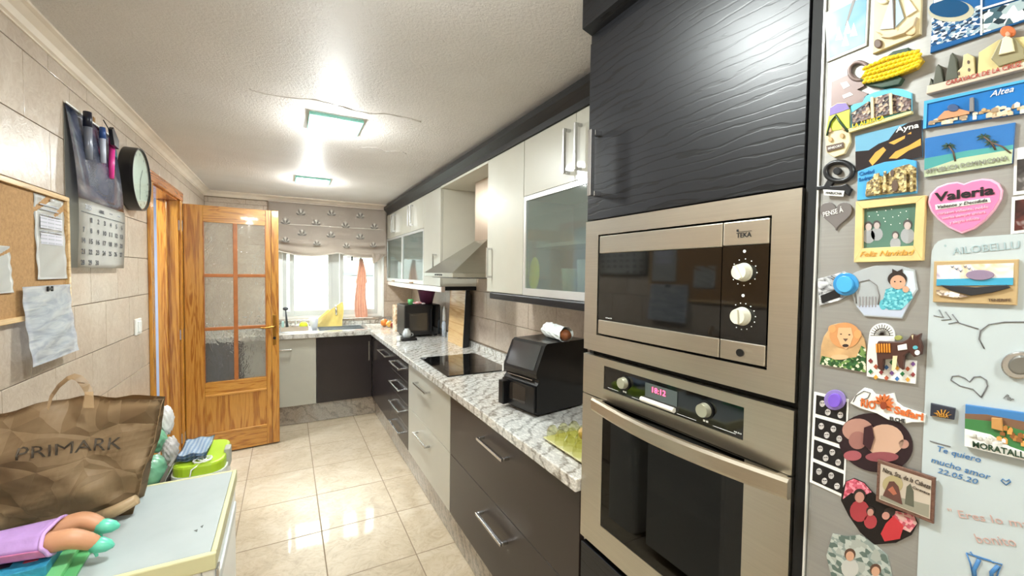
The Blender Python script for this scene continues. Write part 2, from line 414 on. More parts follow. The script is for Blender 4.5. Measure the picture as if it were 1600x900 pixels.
for (a, c2) in ((.1215, .127), (.539, .5445)): lbox(gb, a, c2, -.003, .006, zs[3], zs[8])
m_bar = M('reddish_glazing_bar', 'A2602E', .3, 0, .12, 20); obj('glazing_bar', gb, m_bar, door)
def mat_wavy():
    t = MT('wavy_glass'); v = t.coord((1, 1, .55)); f = t.noise(v, 9, 2, .5, 2.2)
    r = t.ramp(f, ((.42, (0,0,0)), (.5, (1,1,1)), (.58, (0,0,0))))
    t.bump(r, .5, .006); t.set('F2F4F0', .06, trans=.92, ior=1.3); return t.m
m_wavy = mat_wavy()
for (u0, u1) in ((.124, .318), (.344, .542)):
    for (z0, z1) in ((zs[3], 1.012), (1.036, 1.44), (1.464, zs[8])):
        obj('glass_pane', lbox(B(), u0, u1, .014, .019, z0, z1), m_wavy, door)
ha = B(); lbox(ha, .593, .617, -.005, -.001, .86, 1.12, .002)
hobj = obj('door_handle', ha, m_brass, door)
lv = B().rings([leafpt(.605, -.005, 1.02), leafpt(.605, -.045, 1.02), leafpt(.59, -.05, 1.02), leafpt(.53, -.05, 1.015), leafpt(.50, -.048, 1.02)], [.009, .008, .008, .007, .006], 10)
obj('lever', lv, m_brass, hobj, True)
obj('keyhole', B().cyl(leafpt(.605, -.0055, .92), leafpt(.605, -.0045, .92), .012, n=12), m_void, hobj)
for z in (1.83, 1.0, .2):
    obj('hinge', B().cyl((XL+.012, 4.018, z-.04), (XL+.012, 4.018, z+.04), .007, n=12).box(XL+.001, XL+.008, 3.97, 4.017, z-.038, z+.038), m_chrome, door)

# ------------------------------------------------------------------ window
win = setting('window_1', (.45, YB, 1))
yo = YB+.05
fr = B().box(WX0, WX0+.045, yo, yo+.06, WZ0, WZ1).box(WX1-.045, WX1, yo, yo+.06, WZ0, WZ1).box(WX0+.045, WX1-.045, yo, yo+.06, WZ0, WZ0+.03).box(WX0+.045, WX1-.045, yo, yo+.06, WZ1-.05, WZ1)
obj('window_frame', fr, m_white, win)
def sash(x0, x1, z0, z1, y):
    f = obj('window_sash', B().box(x0, x0+.04, y, y+.025, z0, z1, .003).box(x1-.04, x1, y, y+.025, z0, z1, .003).box(x0+.04, x1-.04, y, y+.025, z0, z0+.06).box(x0+.04, x1-.04, y, y+.025, z1-.05, z1), m_alu, win)
    obj('pane', B().box(x0+.04, x1-.04, y+.010, y+.014, z0+.06, z1-.05), m_glass, f)
sash(WX0+.046, .04+.025, WZ0+.031, WZ1-.051, yo+.002); sash(.03, .455, WZ0+.031, WZ1-.051, yo+.031)
sash(.535, WX1-.046, WZ0+.031, WZ1-.051, yo+.002)
obj('window_stile', B().box(.456, .534, yo+.03, yo+.057, WZ0+.031, WZ1-.051), m_alu, win)
obj('window_rail', B().box(.456, .534, yo+.002, yo+.02, WZ0+.031, WZ0+.09), m_alu, win)
obj('window_reveal', B().box(WX0, WX1, YB+.0, YB+.05, WZ0-.03, WZ0-.001).box(WX1-.001, WX1+.018, YB-.012, YB+.05, WZ0-.03, WZ1), m_white, win)
obj('window_sill', B().box(-.3, 1.1, YB-.03, YB+.0, .93, .96, .003), m_gran_edge, win)

# ------------------------------------------------------------------ the building outside
m_fac = M('facade_render', 'A9A594', .8); m_fac2 = M('facade_pale_band', 'B4B2A8', .8)
bd = thing('building', 'pale rendered building across the light well outside the kitchen window', 'building', (.5, 9, 0))
obj('facade', B().box(-4, 6, 9, 9.3, -3, 8), m_fac, bd)
for i in range(12): obj('facade_band', B().box(-4, .95, 8.985, 8.999, -1+i*.42, -1+i*.42+.4), m_fac2, bd)
for (x0, z0) in ((1.15, .75), (2.2, .75), (-1.4, .9)):
    wdw = obj('window', B().box(x0, x0+.5, 8.96, 8.999, z0, z0+.65), m_alu, bd)
    obj('pane', B().box(x0+.06, x0+.22, 8.955, 8.959, z0+.06, z0+.59).box(x0+.28, x0+.44, 8.955, 8.959, z0+.06, z0+.59), M('far_window_glass', '9FB0B4', .1), wdw)
obj('shutter_rail', B().box(1.0, 3.2, 8.93, 8.998, 1.42, 1.47), M('rail_grey', '7B7F80', .5), bd)
# ================================================================== FITTED KITCHEN
FX = .775                                   # front plane of the right-hand run
def handle(parent, a, c, out, mat=None, s=.012, name='handle'):
    """square U handle between a and c standing off along out"""
    a, c, out = Vector(a), Vector(c), Vector(out); h = s/2; b = B()
    def bx(p, q): b.box(min(p.x,q.x)-h, max(p.x,q.x)+h, min(p.y,q.y)-h, max(p.y,q.y)+h, min(p.z,q.z)-h, max(p.z,q.z)+h, .0012)
    n = out.normalized()
    bx(a+out, c+out)
    for p in (a, c):
        q0 = p + n*h; q1 = p+out-n*s
        bx(q0, q1)
    return obj(name, b, mat or m_chrome, parent)
def front_x(parent, name, y0, y1, z0, z1, mat, x=FX, t=.019):
    return obj(name, B().box(x, x+t, y0+.0015, y1-.0015, z0+.0015, z1-.0015, .001), mat, parent)
ZB0, ZB1 = .190, .848
def carcass(parent, y0, y1, mat=m_carc): obj('body', B().box(FX+.020, XR-.002, y0, y1, ZB0, ZB1), mat, parent)
# base cabinets, right-hand run
G1 = 'base cabinets along the right wall'
t = thing('base_cabinet', 'wide dark brown base cabinet with two deep drawers beside the ovens', 'cabinet', (1.08, 1.55, .19), G1)
carcass(t, .981, 2.122)
for z0, z1, hz in ((.19, .518, .42), (.518, .846, .762)):
    d = front_x(t, 'drawer', .985, 2.120, z0, z1, m_dark_lac); handle(d, (FX, 1.445, hz), (FX, 1.68, hz), (-.032, 0, 0))
t = thing('base_cabinet', 'cream two-drawer base cabinet under the hob', 'cabinet', (1.08, 2.56, .19), G1)
carcass(t, 2.1235, 3.004)
for z0, z1, hz in ((.19, .518, .418), (.518, .846, .757)):
    d = front_x(t, 'drawer', 2.122, 3.004, z0, z1, m_cream); handle(d, (FX, 2.485, hz), (FX, 2.745, hz), (-.032, 0, 0))
t = thing('base_cabinet', 'narrow near-black base cabinet with four small drawers', 'cabinet', (1.08, 3.3, .19), G1)
carcass(t, 3.0055, 3.59)
for z0, z1, hz in ((.19, .352, .26), (.352, .518, .425), (.518, .684, .59), (.684, .846, .755)):
    d = front_x(t, 'drawer', 3.006, 3.588, z0, z1, m_darkfr); handle(d, (FX, 3.19, hz), (FX, 3.51, hz), (-.032, 0, 0))
    if z0 > .3: obj('edge_strip', B().box(FX-.001, FX+.0005, 3.01, 3.584, z0-.001, z0+.002), m_chrome, d)
t = thing('corner_cabinet', 'near-black corner base cabinet with one handle high on its door', 'cabinet', (1.08, 4.0, .19), G1)
carcass(t, 3.5915, 5.1); d = front_x(t, 'door', 3.59, 4.495, .19, .846, m_darkfr); handle(d, (FX, 3.70, .76), (FX, 4.03, .76), (-.032, 0, 0))
# window run (fronts face the room along -Y)
def base_y(name, label, x0, x1, mat, hd):
    t = thing(name, label, 'cabinet' if 'dish' not in name else 'dishwasher', ((x0+x1)/2, 4.8, .19), 'base units below the window')
    if name == 'sink_cabinet':
        obj('body', B().box(x0+.001, x1-.001, 4.520, 5.1, ZB0, .74), m_carc, t)
    else: obj('body', B().box(x0+.001, x1-.001, 4.520, 5.1, ZB0, ZB1), m_carc, t)
    d = obj('door', B().box(x0+.0015, x1-.0015, 4.50, 4.519, .1915, .8445, .001), mat, t)
    handle(d, (hd[0], 4.5, hd[2]), (hd[1], 4.5, hd[3]), (0, -.03, 0)); return t
base_y('sink_cabinet', 'near-black sink cabinet with a vertical steel handle under the window', .25, .774, m_darkfr, (.742, .742, .585, .775))
base_y('dishwasher', 'cream-fronted dishwasher with a horizontal handle under the drainer', -.352, .248, m_cream, (-.19, .03, .745, .745))
base_y('base_cabinet', 'dark base cabinet in the corner seen through the door glass', -.718, -.354, m_darkfr, (-.66, -.66, .585, .775))
# worktop: L shaped slab with the sink cut out
wt = thing('worktop', 'veined grey granite worktop running in an L under the window and wall units', 'worktop', (1.06, 3, .85))
SX0, SX1, SY0, SY1 = .27, .745, 4.60, 4.98
b = B().box(.752, XR-.001, .9805, 4.468, .8485, .889, .004)
b.box(XL+.001, SX0, 4.4685, 5.118, .8485, .889).box(SX1, XR-.001, 4.4685, 5.118, .8485, .889).box(SX0, SX1, 4.4685, SY0, .8485, .889).box(SX0, SX1, SY1, 5.118, .8485, .889)
obj('slab', b, m_gran, wt)
obj('upstand', B().box(XR-.022, XR-.001, .9805, 5.09, .8895, .933, .002).box(XL+.001, XR-.023, 5.092, 5.118, .8895, .929, .002), m_gran, wt)
# sink
m_sink = mat_steel('sink_steel', 'D4D8DA', (60, 2, 2), .22, .03)
sk = thing('sink', 'stainless steel sink with a ribbed drainer set into the worktop', 'sink', (.3, 4.8, .889))
zt = .8895
b = B().box(-.28, SX0+.012, 4.52, 5.06, zt, zt+.004, .001).box(SX0+.0125, SX1-.012, 4.52, SY0+.012, zt, zt+.004).box(SX0+.0125, SX1-.012, SY1-.012, 5.06, zt, zt+.004).box(SX1-.0115, SX1+.035, 4.52, 5.06, zt, zt+.004)
obj('rim', b, m_sink, sk)
b = B().box(SX0+.013, SX0+.018, SY0+.013, SY1-.013, .76, zt-.0005).box(SX1-.018, SX1-.013, SY0+.013, SY1-.013, .76, zt-.0005)
b.box(SX0+.018, SX1-.018, SY0+.013, SY0+.018, .76, zt-.0005).box(SX0+.018, SX1-.018, SY1-.018, SY1-.013, .76, zt-.0005).box(SX0+.013, SX1-.013, SY0+.013, SY1-.013, .755, .7595)
obj('bowl', b, m_sink, sk)
b = B()
for i in range(9): b.box(-.22, .22, 4.60+i*.045, 4.612+i*.045, zt+.0045, zt+.0075, .001)
obj('drainer_ribs', b, m_sink, sk)
tap = thing('tap', 'chrome swan-neck tap behind the sink, half hidden by the yellow towel', 'tap', (.47, 5.02, zt+.004))
pts = [(.47, 5.02, .894), (.47, 5.02, 1.06)] + [(.47, 5.02-.06+.06*math.cos(a), 1.06+.06*math.sin(a)) for a in [math.pi*k/8 for k in range(1, 9)]] + [(.47, 4.90, 1.02)]
obj('spout', B().rings(pts, .011, 12), m_chrome, tap, True); obj('tap_base', B().cyl((.47, 5.02, .8937), (.47, 5.02, .92), .024, .02), m_chrome, tap)
# hob
hob = thing('hob', 'black glass induction hob set on the granite worktop', 'hob', (1.05, 2.6, .889))
obj('glass_plate', B().box(.82, 1.245, 2.30, 2.885, .8895, .8955, .002), m_blackg, hob)
m_ring = M('hob_ring_print', '3A3A3E', .2)
def ringm(c, r, z):
    b = B(); n = 40; a = [b.b.verts.new((c[0]+r*math.cos(2*math.pi*k/n), c[1]+r*math.sin(2*math.pi*k/n), z)) for k in range(n)]
    d = [b.b.verts.new((c[0]+(r-.002)*math.cos(2*math.pi*k/n), c[1]+(r-.002)*math.sin(2*math.pi*k/n), z)) for k in range(n)]
    for k in range(n): b.b.faces.new((a[k], a[(k+1) % n], d[(k+1) % n], d[k]))
    return b
for c_, r_ in (((.94, 2.45), .085), ((.94, 2.73), .09), ((1.13, 2.58), .1)): obj('cooking_zone', ringm(c_, r_, .8958), m_ring, hob)

# ------------------------------------------------------------------ wall units
UX = 1.05; UZ0, UZS, UZT = 1.39, 1.885, 2.165
def ubody(parent, y0, y1, z0, z1, glass=False):
    if not glass: obj('body', B().box(UX+.020, XR-.002, y0, y1, z0, z1), m_carc, parent); return
    b = B().box(UX+.020, XR-.002, y0, y0+.016, z0, z1).box(UX+.020, XR-.002, y1-.016, y1, z0, z1).box(UX+.020, XR-.002, y0+.016, y1-.016, z0, z0+.016).box(UX+.020, XR-.002, y0+.016, y1-.016, z1-.016, z1).box(XR-.012, XR-.002, y0+.016, y1-.016, z0+.016, z1-.016)
    obj('body', b, m_carc, parent); obj('shelf', B().box(UX+.05, XR-.0125, y0+.0165, y1-.0165, (z0+z1)/2-.008, (z0+z1)/2+.008), m_carc, parent)
def mat_frost():
    t = MT('frosted_cabinet_glass'); t.n.remove(t.p)
    tr = t.n.new('ShaderNodeBsdfTransparent'); tr.inputs[0].default_value = srgb('DCE4E0')
    df = t.n.new('ShaderNodeBsdfDiffuse'); df.inputs[0].default_value = srgb('A0A8A4'); t.L(t.ramp(t.noise(t.coord(), 3), ((.3, '9AA5A1'), (.7, 'A6B0AC'))), df.inputs[0])
    gl = t.n.new('ShaderNodeBsdfGlossy'); gl.inputs['Roughness'].default_value = .06
    fr = t.n.new('ShaderNodeFresnel'); fr.inputs[0].default_value = 1.75
    m1 = t.n.new('ShaderNodeMixShader'); m1.inputs[0].default_value = .24; t.L(tr.outputs[0], m1.inputs[1]); t.L(df.outputs[0], m1.inputs[2])
    m2 = t.n.new('ShaderNodeMixShader'); t.L(front_only(t, fr.outputs[0]), m2.inputs[0]); t.L(m1.outputs[0], m2.inputs[1]); t.L(gl.outputs[0], m2.inputs[2]); t.L(m2.outputs[0], t.out.inputs[0]); return t.m
m_frost = mat_frost()
def glass_door(parent, y0, y1, z0, z1, fw=.022, bot=.035):
    y0 += .0015; y1 -= .0015; z0 += .0015; z1 -= .0015; x = UX; t_ = .019
    d = obj('glass_door', B().box(x, x+t_, y0, y0+fw, z0, z1).box(x, x+t_, y1-fw, y1, z0, z1).box(x, x+t_, y0+fw, y1-fw, z0, z0+bot).box(x, x+t_, y0+fw, y1-fw, z1-fw, z1), m_alum, parent)
    obj('pane', B().box(x+.006, x+.010, y0+fw, y1-fw, z0+bot, z1-fw), m_frost, d); return d
GW = 'wall cabinets above the worktop'
def updoor(parent, y0, y1, z0, z1): return obj('door', B().box(UX, UX+.019, y0+.0015, y1-.0015, z0+.0015, z1-.0015, .001), m_cream, parent)
t = thing('wall_cabinet', 'cream double-door wall cabinet above the big glass unit, next to the ovens', 'cabinet', (1.2, 1.4, UZS), GW)
ubody(t, .981, 1.832, UZS+.001, UZT)
d = updoor(t, .982, 1.408, UZS, UZT); handle(d, (UX, 1.37, 1.925), (UX, 1.37, 2.10), (-.03, 0, 0)); d = updoor(t, 1.408, 1.832, UZS, UZT); handle(d, (UX, 1.448, 1.925), (UX, 1.448, 2.10), (-.03, 0, 0))
t = thing('glass_wall_cabinet', 'wide aluminium-framed frosted glass wall cabinet beside the ovens', 'cabinet', (1.2, 1.4, UZ0), GW)
ubody(t, .981, 1.832, UZ0, UZS-.001, True); d = glass_door(t, .982, 1.832, UZ0, UZS)
obj('pull', B().box(UX-.012, UX-.0005, 1.06, 1.13, UZ0+.008, UZ0+.020, .001), m_chrome, d)
t = thing('wall_cabinet', 'tall narrow cream wall cabinet right of the cooker hood', 'cabinet', (1.2, 2.05, UZ0), GW)
ubody(t, 1.834, 2.262, UZ0, UZT); d = updoor(t, 1.834, 2.262, UZ0, UZT); handle(d, (UX, 2.20, 1.478), (UX, 2.20, 1.64), (-.03, 0, 0))
t = thing('wall_cabinet', 'tall narrow cream wall cabinet left of the cooker hood', 'cabinet', (1.2, 3.35, UZ0), GW)
ubody(t, 3.125, 3.578, UZ0, UZT); d = updoor(t, 3.125, 3.578, UZ0, UZT); handle(d, (UX, 3.22, 1.478), (UX, 3.22, 1.64), (-.03, 0, 0))
for lab, y0, y1, gl in (('aluminium-framed glass wall cabinet between the tall cream unit and the corner one', 3.58, 4.358, 0), ('glass wall cabinet in the corner beside the window blind', 4.36, 5.117, 1)):
    t = thing('glass_wall_cabinet', lab, 'cabinet', (1.2, (y0+y1)/2, UZ0), GW)
    ubody(t, y0, y1, UZ0, UZS-.001, True); d = glass_door(t, y0, y1, UZ0, UZS)
    obj('pull', B().box(UX-.012, UX-.0005, (y0+y1)/2-.05, (y0+y1)/2+.05, UZ0+.004, UZ0+.014, .001), m_brass, d)
for lab, y0, y1, hs in (('small cream double-door wall cabinet over the nearer far glass unit', 3.58, 4.358, (3.93, 4.01)), ('small cream double-door wall cabinet in the corner by the blind', 4.36, 5.117, (4.64, 4.73))):
    t = thing('wall_cabinet', lab, 'cabinet', (1.2, (y0+y1)/2, UZS), GW); ubody(t, y0, y1, UZS+.001, UZT); ym = sum(hs)/2
    for a, c_, h_ in ((y0, ym, hs[0]), (ym, y1, hs[1])):
        d = updoor(t, a, c_, UZS, UZT); handle(d, (UX, h_, 1.945), (UX, h_, 2.125), (-.03, 0, 0))
# light rails under the wall units
m_rail_pale = M('pale_light_rail', 'E9DAD2', .2, coat=.5)
pts = [(UX+.01-.035*math.sin(math.pi*k/16), 3.125+(5.11-3.125)*k/16, 1.345) for k in range(17)] + [(UX+.04, 5.11, 1.345), (UX+.04, 3.125, 1.345)]
tag(obj('light_rail', B().prism(pts, (0, 0, .043)), m_rail_pale), 'pale bowed pelmet rail under the far wall units', 'rail')
tag(obj('light_rail', B().box(UX-.012, UX+.03, .981, 2.20, 1.352, 1.3885, .006).box(UX+.0301, XR-.002, .981, 2.262, 1.372, 1.3885), m_wenge), 'dark brown pelmet rail under the near wall units', 'rail')
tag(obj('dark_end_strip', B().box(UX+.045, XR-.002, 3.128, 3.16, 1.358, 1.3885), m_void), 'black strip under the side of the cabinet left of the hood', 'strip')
# soffit over the hood and dark cornice
tag(obj('soffit_panel', B().box(UX, XR-.002, 2.264, 3.123, 2.150, 2.165), m_carc), 'cream soffit panel closing the gap above the cooker hood', 'panel')
cr = thing('cornice', 'black stepped cornice running along the top of the wall cabinets', 'cornice', (1.2, 3, UZT))
obj('cornice_board', B().prism([(UX-.01, .9815, UZT+.001), (UX-.01, .9815, UZT+.03), (UX-.045, .9815, UZT+.062), (UX-.045, .9815, ZC-.028), (XR-.002, .9815, ZC-.028), (XR-.002, .9815, UZT+.001)], (0, 5.063-.9815, 0)), m_wenge, cr)
obj('scribe_strip', B().box(UX+.0, XR-.002, .9815, 5.063, ZC-.0275, ZC-.0005), m_wenge, cr)

# ------------------------------------------------------------------ cooker hood
hd = thing('cooker_hood', 'stainless steel pyramid cooker hood with square chimney over the hob', 'cooker hood', (1.2, 2.7, 1.5))
HY0, HY1, HXF = 2.445, 3.05, .90; CY0, CY1, CXF = 2.58, 2.80, 1.2
m_hood = mat_steel('hood_steel', 'B9B6AE', (2, 90, 2), .25, .03)
b = B(); bb = b.b
lo = [bb.verts.new(p) for p in ((HXF, HY0, 1.498), (HXF, HY1, 1.498), (XR-.002, HY1, 1.498), (XR-.002, HY0, 1.498))]
hi = [bb.verts.new(p) for p in ((CXF, CY0, 1.73), (CXF, CY1, 1.73), (XR-.002, CY1, 1.73), (XR-.002, CY0, 1.73))]
for i in range(4): bb.faces.new((lo[i], lo[(i+1) % 4], hi[(i+1) % 4], hi[i]))
bb.faces.new(hi); bb.faces.new(lo[::-1]); bmesh.ops.recalc_face_normals(bb, faces=bb.faces)
obj('canopy', b, m_hood, hd)
obj('lip', B().box(HXF, XR-.002, HY0, HY1, 1.470, 1.4975, .002), m_steel, hd)
obj('filter', B().box(HXF+.05, XR-.06, HY0+.04, HY1-.04, 1.462, 1.4695), M('hood_filter', '8C8C8A', .4, .8, bump=.4, bs=200), hd)
obj('chimney', B().box(CXF, XR-.002, CY0, CY1, 1.7305, 2.1495, .001), mat_steel('chimney_steel', 'CDB9A6', (2, 90, 2), .3, .03), hd)
for k in range(4): obj('button', B().cyl((HXF-.004, 2.66+k*.04, 1.484), (HXF-.0002, 2.66+k*.04, 1.484), .006, n=10), m_black, hd)

# ------------------------------------------------------------------ oven tower
TY0, TY1 = .394, .978
tw = thing('oven_housing', 'tall black grained-wood housing that holds the microwave and oven', 'cabinet', (1.08, .69, 0))
b = B().box(.80, XR-.002, TY1-.0, TY1+.0, 0, 0) if False else B()
b.box(.796, XR-.002, TY0-.018, TY0-.001, .10, 2.165).box(.796, XR-.002, TY1-.016, TY1+.001, .10, 2.165).box(XR-.012, XR-.002, TY0-.001, TY1-.016, .10, 2.165)
for z in (.10, .70, 1.262, 1.64, 2.149): b.box(.80, XR-.012, TY0-.001, TY1-.016, z, z+.016)
obj('body', b, m_void, tw)
obj('side_strip', B().box(FX+.004, .7955, TY0-.018, TY0-.001, .10, 2.165), m_void, tw)
d = obj('door', B().box(FX, FX+.02, TY0+.001, TY1-.001, 1.656, 2.163, .0012), m_wenge, tw)
handle(d, (FX, .925, 1.725), (FX, .925, 1.892), (-.032, 0, 0), s=.014)
d = obj('drawer', B().box(FX, FX+.02, TY0+.001, TY1-.001, .105, .700, .0012), m_wenge, tw)
handle(d, (FX, .62, .60), (FX, .90, .60), (-.032, 0, 0), s=.014)
obj('cornice_board', B().prism([(FX+.006, TY0-.03, 2.166), (FX+.006, TY0-.03, 2.19), (FX-.028, TY0-.03, 2.20), (FX-.028, TY0-.03, ZC-.002), (XR-.002, TY0-.03, ZC-.002), (XR-.002, TY0-.03, 2.166)], (0, TY1-TY0+.032, 0)), m_wenge, tw)
obj('kickboard', B().box(.83, .85, TY0-.018, TY1, .002, .099), m_gran_edge, tw)
# text helper
def text(parent, s_, p0, p1, h, mat, nrm, name='lettering', off=.0004, th=.0004, shear=0, bold=0, fitw=True):
    cu = bpy.data.curves.new('t', 'FONT'); cu.body = s_; cu.size = 1; cu.resolution_u = 2; cu.extrude = .01; cu.shear = shear; cu.offset = bold
    o = bpy.data.objects.new('t', cu); COL.objects.link(o)
    dg = bpy.context.evaluated_depsgraph_get(); me = bpy.data.meshes.new_from_object(o.evaluated_get(dg)); bpy.data.objects.remove(o)
    xs = [v.co.x for v in me.vertices]; x0, x1 = min(xs), max(xs)
    p0, p1, n = Vector(p0), Vector(p1), Vector(nrm).normalized(); u = (p1-p0); W = u.length; u.normalize(); v = n.cross(u).normalized()
    L = BASE.get(parent.name, Vector((0,0,0)))
    sx = W/(x1-x0) if fitw else h/.7
    for q in me.vertices:
        x, y, z = q.co; q.co = p0 + u*(x-x0)*sx + v*y*h/.7 + n*(off+th*(z+.01)/.02) - L
    me.name = name; me.materials.clear(); me.materials.append(mat)
    k = bpy.data.objects.new(name, me); COL.objects.link(k); k.parent = parent; BASE[k.name] = L; return k
NX = (-1, 0, 0)
# microwave
mw = thing('built_in_microwave', 'built-in microwave with a wide brushed steel frame above the oven', 'microwave', (1.0, .69, 1.28))
x = FX-.004
def frame_x(b, x0, x1, y0, y1, z0, z1, a0, a1, c0, c1, bev=0):
    b.box(x0, x1, y0, a0, z0, z1, bev).box(x0, x1, a1, y1, z0, z1, bev).box(x0, x1, a0, a1, z0, c0, bev).box(x0, x1, a0, a1, c1, z1, bev); return b
obj('frame', frame_x(B(), x, FX+.016, TY0+.001, TY1-.001, 1.282, 1.652, .444, .921, 1.329, 1.611), m_steelf, mw)
obj('cavity', B().box(FX+.006, 1.20, .446, .919, 1.331, 1.609), m_void, mw)
dr = obj('door', B().box(x+.001, FX+.005, .5415, .9165, 1.5585, 1.607, .002), m_steelf, mw); obj('lower_strip', B().box(x+.001, FX+.005, .5415, .9165, 1.334, 1.3735, .002), m_steelf, dr)
obj('glass', B().box(x+.0015, FX+.005, .5415, .9165, 1.374, 1.558), m_blackg, dr)
text(dr, 'defrost 20', (x+.001, .885, 1.380), (x+.001, .86, 1.380), .003, m_white, NX)
obj('door_slot', B().box(x+.003, FX+.0045, .9168, .9185, 1.335, 1.606), m_void, dr)
cp = obj('control_panel', B().box(x+.001, FX+.005, .448, .5395, 1.560, 1.607, .002), m_steelf, mw); obj('lower_strip', B().box(x+.001, FX+.005, .448, .5395, 1.334, 1.3735, .002), m_steelf, cp)
obj('black_fascia', B().box(x+.0015, FX+.005, .448, .5395, 1.374, 1.5595), m_blackg, cp)
text(cp, 'TEKA', (x+.001, .511, 1.575), (x+.001, .481, 1.575), .009, m_void, NX, bold=.02)
obj('logo_bar', B().box(x+.0002, x+.0008, .481, .508, 1.5855, 1.5865).box(x+.0002, x+.0008, .507, .511, 1.5865, 1.591), m_void, cp)
obj('door_button', B().cyl((x-.001, .496, 1.352), (x+.001, .496, 1.352), .0075, n=20), m_black, cp)
m_knob = M('ivory_knob', 'D8D6C4', .3)
for z, tilt in ((1.508, .5), (1.423, .05)):
    k = obj('knob', B().cyl((x-.004, .494, z), (x+.0005, .494, z), .017, .018, 28).cyl((x-.016, .494, z), (x-.0045, .494, z), .0145, .0165, 28), m_knob, cp)
    smooth_angle(k)
    dx, dz = math.sin(tilt), math.cos(tilt); g = B()
    g.prism([(x-.0165, .494-.003*dz-.0135*dx*-1, z+.0135*dz-.003*dx*-1), (x-.0165, .494+.003*dz+.0135*dx, z+.0135*dz-.003*dx), (x-.0165, .494+.003*dz-.0135*dx, z-.0135*dz-.003*dx), (x-.0165, .494-.003*dz-.0135*dx, z-.0135*dz+.003*dx)], (-.004, 0, 0))
    obj('grip', g, m_knob, k)
    mk = B()
    for j in range(11):
        a = -.6+j*.42 if tilt < .3 else -.9+j*.5; yy, zz = .494-.0255*math.sin(a), z+.0255*math.cos(a)
        mk.box(x+.0008, x+.0015, yy-.0009, yy+.0009, zz-.0009, zz+.0009)
    obj('scale_marks', mk, m_white, cp); obj('symbol', B().cyl((x+.0008, .494, z+.040), (x+.0015, .494, z+.040), .003, n=12), m_white, cp)
# oven
ov = thing('oven', 'built-in steel oven with bowed handle and red clock below the microwave', 'oven', (1.0, .69, .71))
obj('control_panel', frame_x(B(), x, FX+.016, TY0+.001, TY1-.001, 1.153, 1.268, .484, .886, 1.184, 1.248), m_steelf, ov)
fa = obj('fascia', B().box(x+.002, FX+.015, .4845, .8855, 1.1845, 1.2475), m_blackg, ov)
for yk in (.806, .567):
    k = obj('knob', B().cyl((x-.014, yk, 1.219), (x+.0015, yk, 1.219), .0135, .0155, 28), M('oven_knob', 'A9A893', .3, .4), fa); smooth_angle(k)
    obj('collar', B().cyl((x-.0015, yk, 1.219), (x+.0018, yk, 1.219), .0185, n=28), m_black, fa)
    obj('symbol', B().box(x+.0012, x+.0018, yk-.006, yk-.001, 1.193, 1.197).box(x+.0012, x+.0018, yk+.001, yk+.006, 1.193, 1.197), m_white, fa)
obj('display', B().box(x+.0005, x+.0015, .640, .735, 1.204, 1.238), M('lcd_grey', '4E5655', .15), fa)
text(fa, '18:12', (x+.0003, .712, 1.219), (x+.0003, .672, 1.219), .013, mat_emit('red_led', (1.0, .05, .12), 3.5), NX, 'clock_digits')
obj('button_bar', B().cyl((x-.003, .644, 1.195), (x-.003, .744, 1.195), .006, n=14), M('button_ivory', 'D9D6CB', .35), fa)
obj('printed_line', B().box(x+.0012, x+.0018, .50, .55, 1.1905, 1.1912).box(x+.0012, x+.0018, .59, .64, 1.1885, 1.1892).box(x+.0012, x+.0018, .74, .78, 1.1885, 1.1892).box(x+.0012, x+.0018, .83, .87, 1.1905, 1.1912), m_white, fa)
text(fa, 'HE-510', (x+.0015, .503, 1.1935), (x+.0015, .488, 1.1935), .003, m_white, NX)
od = obj('door', frame_x(B(), x, FX+.014, TY0+.001, TY1-.001, .722, 1.150, .480, .888, .795, 1.1495), m_steelf, ov)
obj('oven_glass', B().box(x+.001, x+.005, .4805, .8875, .7955, 1.149), mat_glass('smoked_glass', '4A4C4A'), od)
obj('dark_band', B().box(x+.0055, x+.008, .4805, .8875, 1.06, 1.149).box(x+.0055, x+.008, .4805, .492, .7955, 1.0595), m_void, od)
obj('cavity', B().box(1.20, 1.205, .46, .90, .75, 1.14).box(FX+.0145, 1.20, .455, .46, .75, 1.14).box(FX+.0145, 1.20, .90, .905, .75, 1.14).box(FX+.0145, 1.20, .46, .90, .75, .755).box(FX+.0145, 1.20, .46, .90, 1.135, 1.14), M('oven_enamel', '1E1F1F', .35), ov)
b = B()
for i in range(11): b.cyl((.82+i*.034, .462, .955), (.82+i*.034, .898, .955), .0018, n=6)
b.cyl((.81, .462, .957), (.81, .898, .957), .003, n=6); obj('wire_rack', b, m_chrome, ov)
hb_ = B(); n = 20; pts = []
for k in range(n+1):
    q = k/n; y = .903 + (.386-.903)*q; pts.append((FX-.030-.030*math.sin(math.pi*q), y))
vv = []
for (xx, y) in pts: vv.append([hb_.b.verts.new((xx+dx, y, z)) for dx, z in ((0, 1.122), (-.004, 1.128), (-.004, 1.152), (0, 1.158), (.008, 1.158), (.008, 1.122))])
for a, c_ in zip(vv, vv[1:]):
    for k in range(6): hb_.b.faces.new((a[k], a[(k+1) % 6], c_[(k+1) % 6], c_[k]))
hb_.b.faces.new(vv[0]); hb_.b.faces.new(vv[-1][::-1]); bmesh.ops.recalc_face_normals(hb_.b, faces=hb_.b.faces)
hb_.box(x-.026, x-.0005, .880, .895, 1.128, 1.152).box(x-.026, x-.0005, .400, .415, 1.128, 1.152)
obj('handle', hb_, mat_steel('handle_steel', 'C2B9A8', (60, 3, 60), .3, .05), od)

